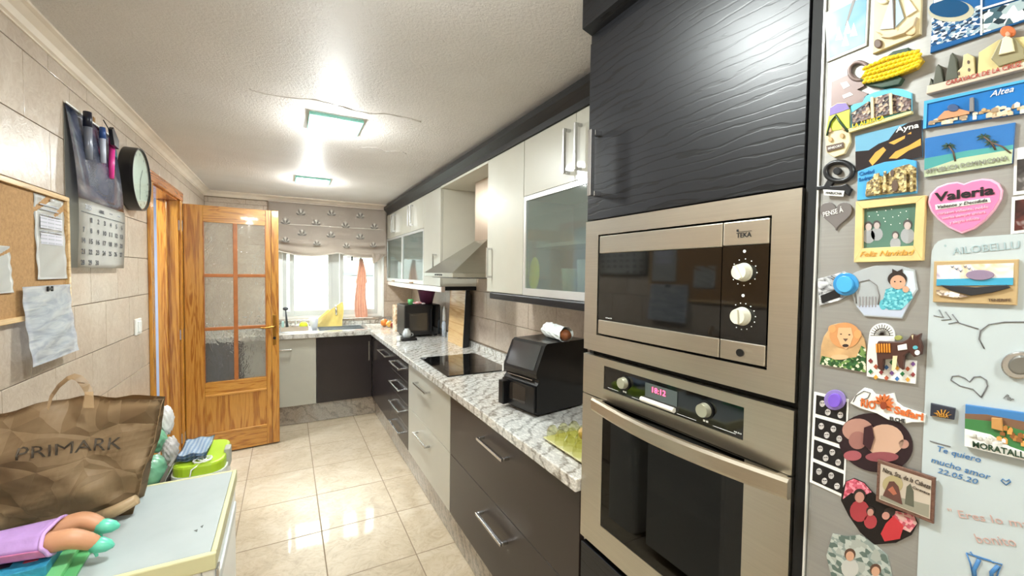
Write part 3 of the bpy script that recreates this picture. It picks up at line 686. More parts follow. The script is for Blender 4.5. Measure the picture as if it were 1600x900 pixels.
# ------------------------------------------------------------------ ceiling lamps
m_lampglass = mat_emit('lit_diffuser', (.88, 1.0, .98), 9.0); m_teal = M('teal_glow_frame', '8FD8CC', .15)  # teal glow of the lamps put into the frame colour
for i, (x0, x1, y0, y1, lab) in enumerate(((.10, .356, 2.30, 2.57, 'square recessed ceiling lamp nearer the camera, with its teal glow coloured on the frame'), (.066, .332, 3.90, 4.16, 'small lit ceiling lamp farther off near the window'), (.05, .31, .66, .93, 'lit ceiling lamp almost overhead beside the oven tower'), (.05, .31, -.94, -.67, 'added fill lamp on the ceiling behind the viewer'))):  # last one is added out of view, fill for fridge and bag
    t = thing('ceiling_lamp', lab, 'lamp', ((x0+x1)/2, (y0+y1)/2, ZC))
    z = ZC
    obj('frame', B().box(x0, x0+.012, y0, y1, z-.016, z-.0005, .002).box(x1-.012, x1, y0, y1, z-.016, z-.0005, .002).box(x0+.012, x1-.012, y0, y0+.012, z-.016, z-.0005, .002).box(x0+.012, x1-.012, y1-.012, y1, z-.016, z-.0005, .002), m_teal, t)
    obj('diffuser', B().box(x0+.0125, x1-.0125, y0+.0125, y1-.0125, z-.012, z-.001), m_lampglass, t)
    for (cx, cy) in ((x0+.07, y0+.02), (x1-.07, y0+.02), (x0+.07, y1-.02), (x1-.07, y1-.02)): obj('clip', B().box(cx-.012, cx+.012, cy-.006, cy+.006, z-.016, z-.0122), m_chrome, t)
    ld = bpy.data.lights.new('ceiling_fill_light', 'POINT'); ld.energy = FILL_W; ld.color = LAMP_C; ld.shadow_soft_size = .04  # extra fill point hung under the lamp to brighten the ceiling
    pb = bpy.data.objects.new('ceiling_fill_light', ld); COL.objects.link(pb); pb.parent = t; pb.location = (0, 0, -.10)
    o = area('ceiling_lamp_light', ((x0+x1)/2, (y0+y1)/2, z-.02), (0, 0, 0), .2, .2, LAMP_W, LAMP_C); o.parent = t; o.location = Vector(o.location)-BASE[t.name]
# ================================================================== ROMAN BLIND, TOWELS, WINDOW ITEMS
def mat_blind():
    t = MT('blind_cloth'); f = t.noise(t.coord((200, 1, 200)), 3, 2)
    t.bump(f, .2, .001); return t.set(t.ramp(t.noise(t.coord(), 3), ((.3, 'CDBFB2'), (.7, 'D9CDC1'))), .85)
m_blind = mat_blind(); m_motif = M('leaf_print', '8D867E', .85, 0, .25, 60); m_motif2 = M('leaf_print_pale', 'DCD5CA', .85)
bl = thing('roman_blind', 'greige roman blind printed with leaf fans, gathered up over the window', 'blind', (.44, 5.06, 2.2))
BX0, BX1 = -.17, 1.035
def blindpt(u, v):
    x = BX0+(BX1-BX0)*u
    sag = .035*abs(math.sin((u*1.28-.13)*math.pi*1.6))
    zb_ = 1.665 + .05*(1-abs(math.sin(math.pi*(u*2.0-.12))))*.9 - .0
    z = 2.222 + (zb_-2.222)*v
    y = 5.072
    if v > .72: y -= .02*math.sin((v-.72)/.28*math.pi*3.2)*(.5+.5*math.sin(u*9)) + .022*(v-.72)/.28
    return Vector((x, y-.002*math.sin(u*14), z))
obj('cloth', B().grid(blindpt, 60, 44, .002), m_blind, bl, True)
obj('head_rail', B().box(BX0, BX1, 5.062, 5.095, 2.2225, 2.232), m_blind, bl)
obj('batten', B().box(BX0+.03, BX1-.03, 5.064, 5.069, 1.99, 1.996), m_motif2, bl)
def fan(cx, cz, s=1, yy=5.064):
    for k in range(7):
        a = math.radians(-66+22*k); L_ = (.052-.006*abs(k-3))*s; q = B(); du, dv = math.sin(a), math.cos(a); w_ = .0075*s
        c0 = Vector((cx, yy, cz-.02*s)); c1 = c0+Vector((du*L_*1.0, 0, dv*L_)); m_ = c0.lerp(c1, .6); nrm = Vector((dv, 0, -du))*w_
        q.prism([c0, m_+nrm, c1, m_-nrm], (0, -.0008, 0)); obj('leaf', q, m_motif if k % 2 == 0 else m_motif2, bl)
for x_, y_ in ((470,332),(518,333),(563,337),(446,346),(494,348),(540,352),(585,354),(472,364),(517,367),(563,370)):
    p = PY(x_, y_, 5.064); fan(p.x, p.z, 1.55)
for x_, y_ in ((446,375),(495,380),(541,384),(583,383)):
    p = PY(x_, y_, 5.05); fan(p.x, p.z, 1.3, 5.032)
# tail of cloth drawn to one side
tail = B().grid(lambda u, v: Vector((.86+.15*u*(.4+.6*(1-v))+.02*v, 5.035-.012*math.sin(u*12)*(1-v*.6)-.004, 1.72-.13*v-.06*u*(1-v)+.035*u)), 12, 10, .002)
obj('gathered_tail', tail, m_blind, bl, True)
hem = [blindpt(k/60, 1)+Vector((0, -.002, -.004)) for k in range(61)]
obj('hem', B().rings(hem, .006, 6), M('hem_cloth', 'D9D0C4', .8), bl, True)
# rail with hooks and hanging towel
ra = thing('hook_rail', 'thin rail with dark hooks under the blind at the right of the window', 'rail', (.74, 5.075, 1.66))
obj('rod', B().cyl((.60, 5.082, 1.662), (.98, 5.082, 1.662), .004, n=8).cyl((.60, 5.082, 1.63), (.75, 5.082, 1.63), .003, n=8), M('pink_lit_rod', 'C7B0A8', .4), ra)
for x_ in (.655, .75): obj('hook', B().box(x_-.008, x_+.008, 5.07, 5.0775, 1.622, 1.672, .002), m_black, ra)
obj('bracket', B().box(.975, .985, 5.078, 5.12, 1.655, 1.669), m_white, ra)
m_tow = M('apricot_towel', 'C2A090', .9, 0, .08, 30, .4, 150)
def towfn(u, v):
    wd = .018+.058*min(1, v*1.9)*(1 if v < .42 else .75+.12*math.sin(v*9)); x_ = .75+(u-.5)*2*wd+.008*math.sin(v*7)
    return Vector((x_, 5.055+.012*math.sin(u*15+v*2)-.004, 1.645-.675*v))
tag(obj('hanging_towel', B().grid(towfn, 24, 40, .004), m_tow, None, True), 'apricot towel hanging from a hook in front of the window', 'towel')
m_yel = M('yellow_towel', 'DBCB8C', .9, 0, .06, 30, .4, 150)
def ytow(u, v):
    # draped over the tap: high at right, sloping to the left
    a = PY(496+39*u, 506-34*(u**.7), 4.93); lowz = .900+.0*(1-u)
    z = lowz+(a.z-lowz)*(1-v); x_ = a.x-.06*(1-u)*(v) + .01*math.sin(v*5)
    return Vector((x_, 4.90+.006*math.sin(u*15+v*3)-.05*v+.02, z+.003))
obj_y = thing('yellow_towel', 'pale yellow cloth draped over the tap beside the sink', 'towel', (.45, 4.92, .9))
obj('cloth', B().grid(ytow, 26, 20, .004), m_yel, obj_y, True)
obj('back_fold', B().grid(lambda u, v: ytow(u*.55, v)+Vector((-.018, .028, .003)), 16, 14, .004), m_yel, obj_y, True)
# washing-up caddy
ZW = .8942
cy = thing('sink_tray', 'beige washing-up tray holding sponge, brush and soap on the drainer', 'tray', (.08, 4.72, ZW))
m_beige = M('beige_plastic', 'B9AA95', .45)
b = B().box(-.06, .19, 4.66, 4.78, ZW, ZW+.006).box(-.06, -.055, 4.66, 4.78, ZW+.006, ZW+.045).box(.185, .19, 4.66, 4.78, ZW+.006, ZW+.045).box(-.055, .185, 4.66, 4.665, ZW+.006, ZW+.045).box(-.055, .185, 4.775, 4.78, ZW+.006, ZW+.045)
obj('tray_shell', b, m_beige, cy)
z = ZW+.0065
t = thing('dish_brush', 'dark grey upright dish brush standing in the tray', 'brush', (.0, 4.74, z)); obj('brush_handle', B().rings([(.0, 4.74, z), (-.01, 4.745, z+.14), (-.015, 4.75, z+.2)], [.016, .008, .006], 10), M('brush_grey', '3E4246', .5), t, True)
obj('brush_head', B().ball((-.015, 4.75, z+.215), (.026, .02, .018), 12), M('brush_bristle', '4A4C50', .8), t, True)
t = thing('soap_dispenser', 'small grey soap pot with a clear pump behind the tray edge', 'dispenser', (.075, 4.73, z)); obj('pot', B().lathe((.075, 4.73, z), [(0, 0), (.038, 0), (.04, .045), (.034, .05), (0, .05)]), M('grey_pot', '9C958C', .4), t, True); obj('pump', B().cyl((.075, 4.73, z+.0505), (.075, 4.73, z+.09), .010).box(.03, .08, 4.722, 4.738, z+.0905, z+.102, .002), M('pump_clear', 'C8C8C4', .2), t)
tag(obj('sponge', B().box(-.052, -.028, 4.672, 4.73, z, z+.095, .008), M('aqua_sponge', '9FC0BA', .9, bump=.5, bs=200)), 'pale aqua sponge stood on edge in the tray', 'sponge')
tag(obj('scouring_ball', B().ball((.145, 4.715, z+.042), (.040, .036, .042), 20), M('neon_yellow', 'DDE93A', .6, 0, .1, 40, .6, 90), None, True), 'neon yellow scourer ball in the right end of the tray', 'scourer')
tag(obj('plastic_cup', B().lathe((.245, 4.83, ZW), [(0, 0), (.033, 0), (.046, .115), (.044, .115), (.031, .004), (0, .004)], 28), M('frosted_plastic', 'D6D9E2', .25), None, True), 'frosted white plastic cup beside the yellow towel', 'cup')

# ================================================================== WORKTOP ITEMS
ZK = .8895
# toaster oven in the corner
mo_ = thing('mini_oven', 'black countertop microwave oven in the far corner of the worktop', 'microwave', (1.11, 4.0, ZK))
obj('body', B().box(.955, 1.30, 3.86, 4.16, ZK+.012, 1.192, .01), m_black, mo_)
obj('foot', B().box(.97, 1.0, 3.88, 3.91, ZK, ZK+.0118), m_black, mo_); obj('foot', B().box(1.25, 1.28, 3.88, 3.91, ZK, ZK+.0118), m_black, mo_); obj('foot', B().box(.97, 1.28, 4.1, 4.13, ZK, ZK+.0118), m_black, mo_)
dd = obj('door', B().box(.958, 1.215, 3.850, 3.8595, ZK+.02, 1.186, .003), m_black, mo_); obj('window', B().box(1.0, 1.17, 3.8485, 3.8499, ZK+.06, 1.115), M('mini_oven_glass', '3A352F', .08), dd)
obj('control_panel', B().box(1.2165, 1.297, 3.850, 3.8595, ZK+.02, 1.186, .003), m_blackg, mo_); obj('handle', B().box(1.197, 1.209, 3.826, 3.8495, ZK+.05, 1.15, .003), m_black, mo_)
zt2 = 1.1925
b = thing('colander', 'plum purple plastic bowl on top of the black corner microwave', 'bowl', (1.20, 3.98, zt2))
obj('bowl_shell', B().lathe((1.20, 3.98, zt2), [(0, 0), (.055, 0), (.085, .125), (.092, .128), (.092, .133), (.082, .133), (.052, .006), (0, .006)], 28), M('plum_plastic', '6E3A57', .35), b, True)
t = thing('green_cup', 'green plastic cup on the corner microwave', 'cup', (1.03, 3.93, zt2)); obj('cup_shell', B().lathe((1.03, 3.93, zt2), [(0, 0), (.022, 0), (.027, .05), (.024, .05), (.02, .004), (0, .004)], 18), M('green_plastic', '5FAE6A', .4), t, True)
def crumple(c, r, seed, mat, name, label, cat, amp=.25):
    rnd = random.Random(seed); q = B().ball(c, r, 18)
    for v in q.b.verts:
        if v.co.z > c[2]-r[2]*.7: v.co += Vector((rnd.uniform(-1, 1)*r[0], rnd.uniform(-1, 1)*r[1], rnd.uniform(-1, 1)*r[2]))*amp
    return tag(obj(name, q, mat, None), label, cat)
crumple((1.09, 3.915, zt2+.0135), (.045, .04, .013), 3, MN('snack_print', ((.35, 'E8DCD4'), (.5, 'B8525A'), (.65, 'F2EDE8')), 40), 'snack_packet', 'crumpled red and white snack packet on the corner microwave', 'packet', .12)
crumple((1.135, 3.875, zt2+.010), (.02, .02, .0095), 5, M('foil', 'D8C8C8', .3, .5), 'foil_wrapper', 'small pale foil wrapper at the front edge of the corner microwave', 'wrapper', .12)
t = thing('bottle', 'clear plastic bottle with a white top beside the corner microwave', 'bottle', (1.328, 3.79, ZK)); m_pet = M('bottle_body', 'B8C2CC', .1, 0, .2, 40)
obj('bottle_body', B().lathe((1.315, 3.79, ZK), [(0, 0), (.02, 0), (.021, .12), (.012, .15), (0, .15)], 16), m_pet, t, True); obj('bottle_top', B().lathe((1.315, 3.79, ZK), [(0, .151), (.017, .151), (.015, .25), (.006, .29), (0, .29)], 16), m_white, t, True)
t = thing('wooden_board', 'tall pale wooden board leaning on the tiles left of the hob', 'board', (1.25, 3.3, ZK))
def lean(y, s_, th): return Vector((1.255+s_*.022/.47+th, y, ZK+.0005+s_))
q = B().prism([lean(3.16, 0, 0), lean(3.515, 0, 0), lean(3.515, .465, 0), lean(3.16, .465, 0)], (.030, 0, 0)); obj('board_face', q, m_wood_l, t)
obj('dark_edge', B().prism([lean(3.150, 0, 0), lean(3.1595, 0, 0), lean(3.1595, .465, 0), lean(3.150, .465, 0)], (.032, 0, 0)), m_black, t)
t = thing('baking_tray', 'black baking tray standing between the wooden board and the tiles', 'tray', (1.32, 3.33, ZK)); obj('tray_plate', B().prism([lean(3.165, 0, .034), lean(3.50, 0, .034), lean(3.50, .43, .034), lean(3.165, .43, .034)], (.022, 0, 0)), m_black, t)
# coffee bits
t = thing('black_tray', 'small black tray in front of the corner microwave', 'tray', (.95, 3.76, ZK)); obj('tray_base', B().box(.885, 1.02, 3.66, 3.80, ZK, ZK+.022, .003), m_black, t)
t = thing('glass_jug', 'small clear glass jug on the black tray', 'jug', (.945, 3.73, ZK+.0225))
m_jug = M('clear_crockery', 'BFC4C4', .08, .2)
obj('jug_body', B().lathe((.945, 3.73, ZK+.0225), [(0, 0), (.032, 0), (.04, .03), (.03, .062), (.02, .07), (.022, .08), (0, .08)], 20), m_jug, t, True)
obj('jug_handle', B().rings([(.975, 3.73, ZK+.03), (1.0, 3.73, ZK+.035), (1.0, 3.73, ZK+.055), (.972, 3.73, ZK+.065)], .004, 8), m_jug, t, True)
t = thing('white_mug', 'white mug with a round ring handle at the worktop edge', 'mug', (.86, 3.68, ZK)); obj('mug_body', B().lathe((.865, 3.70, ZK), [(0, 0), (.016, 0), (.018, .04), (.015, .04), (.013, .004), (0, .004)], 18), m_white, t, True)
obj('mug_handle', B().rings([(.865, 3.68, ZK+.008), (.865, 3.66, ZK+.01), (.865, 3.655, ZK+.022), (.865, 3.66, ZK+.034), (.865, 3.68, ZK+.034)], .004, 8), m_white, t, True)
for lab, c_, r_, colr in (('orange at the left of the fruit in the window corner', (.955, 4.76), .042, 'E0853A'), ('yellow-orange peach behind the corner microwave', (.99, 4.67), .036, 'E8B45C'), ('dark red apple in front of the fruit pile', (1.015, 4.58), .034, '8C2E26'), ('red apple at the back of the fruit pile', (1.06, 4.69), .038, 'B84A3A')):
    t = thing('fruit', lab, 'fruit', (c_[0], c_[1], ZK), 'fruit in the far corner'); obj('flesh', B().ball((c_[0], c_[1], ZK+r_), r_, 16), M('fruit_'+colr, colr, .4, 0, .25, 30), t, True); obj('stem', B().cyl((c_[0], c_[1], ZK+2*r_-.002), (c_[0]+.003, c_[1], ZK+2*r_+.010), .0015, n=6), M('stem_brown', '4A3522', .7), t)
tag(obj('cereal_box', B().box(.965, 1.0, 4.25, 4.40, ZK, ZK+.27, .002), MN('cereal_print', ((.4, 'E9DFCB'), (.55, 'D8B489'), (.7, '7D5A3C')), 25)), 'narrow pale food carton behind the corner microwave', 'box')

# air fryer, turned a little towards the room
af = thing('air_fryer', 'black air fryer with a window in its drawer, on the worktop by the ovens', 'air fryer', (1.04, 1.6, ZK))
AR = math.atan2(.925-.886, 1.702-1.482)     # the front face is skewed
O_ = Vector((.925, 1.482, ZK)); ey = Vector((-math.sin(AR), math.cos(AR), 0)); ex = Vector((math.cos(AR), math.sin(AR), 0))
def AF(a, c_, z): return O_ + ex*a + ey*c_ + Vector((0, 0, z))          # a = depth, c = along front, z = up
def afprof(prof, c0, c1, mat, name, par, bev=0): return obj(name, B().prism([AF(a, c0, z) for a, z in prof], ey*(c1-c0), bev), mat, par)
m_af = M('air_fryer_black', '08080A', .28, 0, .02, coat=.2)
afprof([(.012, .008), (.0, .02), (.0, .135), (.012, .15), (.012, .158), (.0, .165), (-.004, .185), (.0, .2), (.045, .30), (.06, .31), (.30, .31), (.315, .295), (.315, .008)], 0, .228, m_af, 'body', af)
afprof([(.02, .0), (.02, .0078), (.30, .0078), (.30, .0)], .02, .20, m_black, 'foot', af)
afprof([(-.003, .198), (.043, .300), (.048, .298), (.003, .196)], .02, .208, M('smoky_plastic', '3B3A3A', .12), 'display_window', af)
dw = afprof([(-.012, .02), (-.012, .13), (-.001, .133), (-.001, .017)], .004, .224, m_af, 'drawer', af)
q = B().prism([AF(-.0122, .06, .045), AF(-.0122, .06, .115), AF(-.0122, .085, .122), AF(-.0122, .16, .122), AF(-.0122, .17, .11), AF(-.0122, .17, .045)], ex*-.001); obj('drawer_window', q, M('drawer_glass', '2C2622', .06), dw)
q = B().prism([AF(-.0125, .18, .02), AF(-.0125, .215, .02), AF(-.0125, .215, .125), AF(-.0125, .18, .125)], ex*-.03, .004); obj('handle', q, m_af, dw)
for cc in (.03, .05): pass
obj('top_trim', B().prism([AF(.062, .012, .3102), AF(.068, .012, .3102), AF(.068, .215, .3102), AF(.062, .215, .3102)], (0, 0, .001)).prism([AF(.085, .012, .3102), AF(.089, .012, .3102), AF(.089, .215, .3102), AF(.085, .215, .3102)], (0, 0, .001)), m_chrome, af)
obj('front_trim', B().prism([AF(-.001, .03, .153), AF(-.001, .20, .153), AF(-.001, .20, .157), AF(-.001, .03, .157)], ex*.013), m_chrome, af)
obj('tag', B().prism([AF(-.006, .226, .16), AF(-.006, .236, .155), AF(-.006, .236, .19), AF(-.006, .226, .195)], ex*.002), m_white, af)
# bread in a paper bag
bg = thing('bread_bag', 'white paper bread bag with a brown roll showing, on top of the air fryer', 'bag', (1.12, 1.56, ZK+.311))
zb2 = ZK+.3115
p0, p1 = PZ(852, 520, zb2+.035), PZ(893, 538, zb2+.03)
p0 = Vector((1.10, 1.70, zb2+.036)); p1 = Vector((1.085, 1.50, zb2+.030)); rnd = random.Random(4)
q = B(); pts = [p0.lerp(p1, k/9) for k in range(10)]
q.rings(pts, [.014, .03, .035, .036, .034, .035, .033, .032, .033, .036], 16, False)
for v in q.b.verts:
    v.co += Vector((rnd.uniform(-.003, .003), rnd.uniform(-.003, .003), rnd.uniform(-.003, .003))); v.co.z = max(v.co.z, zb2)
obj('paper', q, M('white_paper_bag', 'E6ECEA', .7, 0, .05, 30, .4, 40), bg)
obj('bread_roll', B().ball(p1.lerp(p0, .06)+Vector((0, 0, -.002)), (.026, .035, .024), 18), M('bread_crust', '8A4E26', .6, 0, .35, 40, .5, 60), bg, True)
# egg carton
eg = thing('egg_carton', 'clear plastic egg carton with a yellow tint, on the worktop edge by the oven', 'egg carton', (.87, 1.12, ZK))
m_clear = mat_glass('clear_yellow_plastic', 'F3F3DA'); m_tray = M('yellow_carton', 'CCC898', .3)
q = B()
def eggpt(i, j): return Vector((.845+.048*j-.01*i*0, 1.24-.052*i, 0))
q.box(.822, .972, .985, 1.268, ZK+.010, ZK+.014, .001)
for i in range(5):
    for j in range(3):
        p = eggpt(i, j); q.lathe((p.x, p.y, ZK), [(0, 0), (.014, 0), (.022, .0098)], 10)
obj('tray_base', q, m_tray, eg)
q = B()
for i in range(5):
    for j in range(3):
        p = eggpt(i, j); q.lathe((p.x, p.y, ZK+.0145), [(.0235, 0), (.021, .03), (.010, .046), (0, .048)], 8)
obj('clear_lid', q, m_clear, eg)
for i in range(5):
    for j in range(3):
        if j != 2 or i == 0: continue
        p = eggpt(i, j); o = tag(obj('egg', B().ball((p.x, p.y, ZK+.035), (.0175, .0175, .021), 12), M('egg_shell', 'D9B48E', .5), None, True), 'brown egg in the back row of the clear carton, %s' % ('', 'nearest the air fryer', 'second from the air fryer', 'second from the oven', 'nearest the oven')[i], 'egg', 'eggs in the carton')
# yellow plate inside the glass cabinet
tag(obj('yellow_plate', B().ball((1.078, 1.768, 1.497), (.006, .050, .085), 20, Matrix.Rotation(.12, 4, 'X')), M('bright_yellow', 'F2EE1E', .35), None, True), 'bright yellow oval dish standing behind the frosted glass door', 'dish')
for k, (yy, hh) in enumerate(((1.64, .12), (1.52, .16), (1.36, .11), (1.2, .15))):
    o = tag(obj('glass_tumbler', B().lathe((1.2, yy, UZ0+.0165), [(0, 0), (.035, 0), (.04, hh), (.038, hh), (.033, .004), (0, .004)], 18), M('tumbler_%d' % (k % 2), ('B9D8C8', 'E4E6E2')[k % 2], .2), None, True), ('green-tinted tumbler nearest the yellow dish in the glass cabinet', 'tall white tumbler left of centre in the glass cabinet', 'short green-tinted tumbler right of centre in the glass cabinet', 'white tumbler farthest right in the glass cabinet')[k], 'tumbler')

# ================================================================== LEFT WALL
WX = XL+.0005
sw = thing('light_switch', 'white wall light switch beside the door casing', 'switch', (XL, 2.95, 1.185)); obj('plate', B().box(WX, WX+.010, 2.905, 2.995, 1.142, 1.228, .003), m_white, sw); obj('rocker', B().box(WX+.0102, WX+.016, 2.925, 2.975, 1.156, 1.214, .002), m_white, sw)
# clock
ck = thing('wall_clock', 'round wall clock with a deep black rim and pale face by the door', 'clock', (XL, 2.87, 1.965))
cyk, czk, rk = 2.853, 1.962, .160
smooth_angle(obj('rim', B().cyl((WX, cyk, czk), (WX+.046, cyk, czk), rk, rk, 56), m_black, ck))
obj('dial', B().cyl((WX+.0462, cyk, czk), (WX+.048, cyk, czk), rk-.010, n=56), M('clock_face', 'DEDAD0', .4), ck)
obj('glass', B().cyl((WX+.054, cyk, czk), (WX+.055, cyk, czk), rk-.004, n=56), m_glass, ck); 
q = B(); n = 56
for rr, xx0, xx1 in ((rk, WX+.0461, WX+.058),):
    o0 = [q.b.verts.new((xx, cyk+r_*math.cos(2*math.pi*k/n), czk+r_*math.sin(2*math.pi*k/n))) for r_, xx in ((rk, xx0), (rk, xx1), (rk-.006, xx1), (rk-.006, xx0)) for k in range(n)]
    for a in range(4):
        for k in range(n): q.b.faces.new((o0[a*n+k], o0[a*n+(k+1) % n], o0[((a+1) % 4)*n+(k+1) % n], o0[((a+1) % 4)*n+k]))
bmesh.ops.recalc_face_normals(q.b, faces=q.b.faces); obj('bezel', q, m_black, ck)
m_hand = M('grey_hand', '6F7472', .4)
for nm, a, L_, w_ in (('hour_hand', .62, .07, .004), ('minute_hand', 3.25, .105, .003)):
    d_ = Vector((0, math.sin(a), math.cos(a))); s_ = Vector((0, d_.z, -d_.y)); c0 = Vector((WX+.0485, cyk, czk))
    obj(nm, B().prism([c0-s_*w_, c0+d_*L_-s_*w_*.6, c0+d_*L_+s_*w_*.6, c0+s_*w_], (.001, 0, 0)), m_hand, ck)
for k in range(12):
    a = k*math.pi/6; c0 = Vector((WX+.0482, cyk+.13*math.sin(a), czk+.13*math.cos(a))); obj('hour_mark', B().box(c0.x, c0.x+.001, c0.y-.003, c0.y+.003, c0.z-.006, c0.z+.006), m_hand, ck)
# calendar
NXL = (1, 0, 0)
ca = thing('wall_calendar', 'large wall calendar with a slate-blue landscape above the month page', 'calendar', (XL, 2.4, 1.8))
m_page = M('calendar_page', 'E9E7E1', .6); m_ink = M('dark_ink', '45464C', .7); m_inkl = M('pale_ink', 'A9AAB0', .7)
CY0_, CY1_ = 2.15, 2.645
def calx(z): 
    q = (2.105-z)/.605; return WX+.004+.024*q+.018*math.sin(math.pi*min(1, q*1.0))
t_ = MT('slate_landscape_print'); vv_ = t_.coord((1, 3, 6)); 
t_.set(t_.ramp(t_.noise(vv_, 1.4, 4, .5, .6), ((.35, '3F4A63'), (.5, '6A7088'), (.62, '8E90A0'), (.7, 'B9BCCB'))), .18, coat=.5); m_pic = t_.m
def sheet(z0, z1, mat, name, y0=CY0_, y1=CY1_, off=0, par=ca, dy=0):
    return obj(name, B().grid(lambda u, v: Vector((calx(z0+(z1-z0)*v)+off, y0+(y1-y0)*u+dy, z0+(z1-z0)*v)), 4, 14, .0015), mat, par, True)
sheet(1.765, 2.105, m_pic, 'picture_page'); sheet(1.50, 1.764, m_page, 'month_page', CY0_, CY1_+.01)
obj('back_card', B().box(WX, WX+.0015, CY0_, CY1_, 1.50, 2.09), M('back_card_grey', '9B9A93', .7), ca)
obj('top_rail', B().box(WX+.0016, WX+.009, CY0_, CY1_, 2.1055, 2.112), m_white, ca)
obj('hanging_ring', B().box(WX, WX+.0015, 2.42, 2.44, 2.112, 2.14), m_brass, ca)
def ctext(s_, y, z, wd, h, mat=m_ink, bold=.02): text(ca, s_, (calx(z)+.002, y, z), (calx(z)+.002, y+wd, z), h, mat, NXL, 'lettering', bold=bold)
ctext('2025', 2.20, 1.728, .06, .018, m_inkl); ctext('ABRIL', 2.335, 1.728, .055, .013); ctext('MARZO', 2.45, 1.735, .035, .006, m_inkl); ctext('MAYO', 2.55, 1.735, .035, .006, m_inkl)
obj('rule', B().box(calx(1.715)+.0018, calx(1.715)+.0022, 2.165, 2.64, 1.713, 1.7155), m_ink, ca)
for n_ in range(1, 31):
    c_ = (n_+0) % 7; r_ = (n_+0)//7; y = 2.172+.069*c_; z = 1.680-.042*r_
    ctext(str(n_), y+(.008 if n_ < 10 else 0), z, .016 if n_ < 10 else .032, .019)
sheet(2.02, 2.103, M('teal_page_corner', '3B8C98', .3), 'teal_tab', 2.585, 2.644, .0022)
# pens clipped on the calendar
def pen(name, label, y, z0, z1, r, m1, m2, x0=.030, lean_=0):
    t = thing(name, label, 'pen' if 'clip' not in name else 'clip', (XL+x0, y, z0)); zm = z0+(z1-z0)*.68
    obj('barrel', B().cyl((XL+x0, y+lean_, z0), (XL+x0, y+lean_*.3, zm), r*.95, r, 16), m1, t, True); obj('cap', B().cyl((XL+x0, y+lean_*.3, zm+.0005), (XL+x0, y, z1), r*1.12, r, 16), m2, t, True); return t
m_navy = M('navy_cap', '14182A', .3); m_grybar = M('grey_barrel', '8A8E9A', .3, .3)
pen('marker_pen', 'thick grey marker with a navy cap clipped at the left of the calendar', 2.268, 1.93, 2.115, .013, m_grybar, m_navy)
pen('pink_pen', 'bright pink highlighter hanging at the right of the calendar', 2.53, 1.90, 2.115, .011, M('pink_pen', 'D93B8C', .3), M('pink_pen2', 'C22C7C', .3), .032, -.03)
pen('blue_pen', 'small blue and white pen behind the black clip on the calendar', 2.42, 1.95, 2.10, .010, M('white_pen', 'C9CEDC', .3), M('blue_pen', '2C4C86', .3))
t = thing('binder_clip', 'black binder clip holding pens on the calendar', 'clip', (XL+.04, 2.47, 2.06)); obj('clip_body', B().prism([(XL+.043, 2.435, 2.10), (XL+.043, 2.455, 2.115), (XL+.043, 2.52, 2.075), (XL+.043, 2.515, 2.035), (XL+.043, 2.46, 2.04)], (.014, 0, 0), .002), m_black, t)
obj('clip_arm', B().cyl((XL+.045, 2.44, 2.1), (XL+.03, 2.43, 2.135), .002, n=6), m_black, t)
# cork board
cb_ = thing('cork_board', 'cork noticeboard with a pale wooden frame on the left wall', 'noticeboard', (XL, 1.7, 1.34))
def mat_cork():
    t = MT('cork'); f = t.noise(t.coord(), 90, 5, .8); t.bump(f, .4, .002); return t.set(t.ramp(f, ((.35, '9A7448'), (.65, 'B58C5C'))), .85)
K0, K1, KZ0, KZ1 = 1.27, 2.13, 1.335, 1.757
obj('cork_sheet', B().box(WX, WX+.008, K0+.012, K1-.012, KZ0+.012, KZ1-.012), mat_cork(), cb_)
for a in ((K0, K1, KZ1-.0165, KZ1), (K0, K1, KZ0, KZ0+.0165), (K0, K0+.0165, KZ0+.017, KZ1-.017), (K1-.0165, K1, KZ0+.017, KZ1-.017)):
    obj('frame_bar', B().box(WX, WX+.018, a[0], a[1], a[2], a[3], .002), m_wood_l, cb_)
m_pap = M('glossy_paper', 'E9E9E4', .3, 0, .03, coat=.3)
def paper(name, label, y0, y1, z0, z1, x0, curl=.006, mat=m_pap, cat='paper'):
    t = thing(name, label, cat, (x0, (y0+y1)/2, z1))
    obj('sheet', B().grid(lambda u, v: Vector((x0+curl*(1-math.cos(v*2.2))*.6+.0012*math.sin(u*9+v*23), y0+(y1-y0)*u, z1+(z0-z1)*v)), 10, 30, .0006), mat, t, True); return t
t = paper('pinned_timetable', 'white printed timetable pinned to the right of the cork board', 1.905, 2.108, 1.46, 1.738, WX+.0085)
q = B()
for i, (zz, nn) in enumerate(((1.705, 1), (1.69, 1), (1.672, 3), (1.66, 3), (1.648, 3), (1.635, 3), (1.617, 3), (1.605, 3), (1.593, 3), (1.58, 3))):
    for j in range(nn): q.box(WX+.0125, WX+.0129, 1.935+j*(.15/nn), 1.935+(j+.82)*(.15/nn), zz, zz+.004)
o_ = obj('printed_lines', q, m_inkl, t); o_['kind'] = 'stuff'
for z0, z1 in ((1.63, 1.668), (1.577, 1.613)): obj('table_block', B().box(WX+.0118, WX+.0122, 1.935, 2.085, z0, z1), M('print_lilac', 'C9C6CF', .6), t)
obj('push_pin', B().ball((WX+.014, 2.01, 1.728), .006, 10), M('clear_pin', 'D9D9D9', .2), t, True)
t = paper('plastic_sleeve', 'crinkled clear sleeve of papers hanging below the cork board', 1.80, 2.115, 1.195, 1.44, WX+.019, .02, MN('plastic_sleeve_shine', ((.35, 'C4CAD6'), (.55, 'E4E8EC'), (.75, 'F6F7F5')), 7, .12, 2, (1, .6, 3), .5))
obj('sleeve_clip', B().box(WX+.0195, WX+.024, 1.945, 1.975, 1.425, 1.432).box(WX+.0195, WX+.024, 1.943, 1.948, 1.420, 1.437).box(WX+.0195, WX+.024, 1.972, 1.977, 1.420, 1.437), m_black, t)
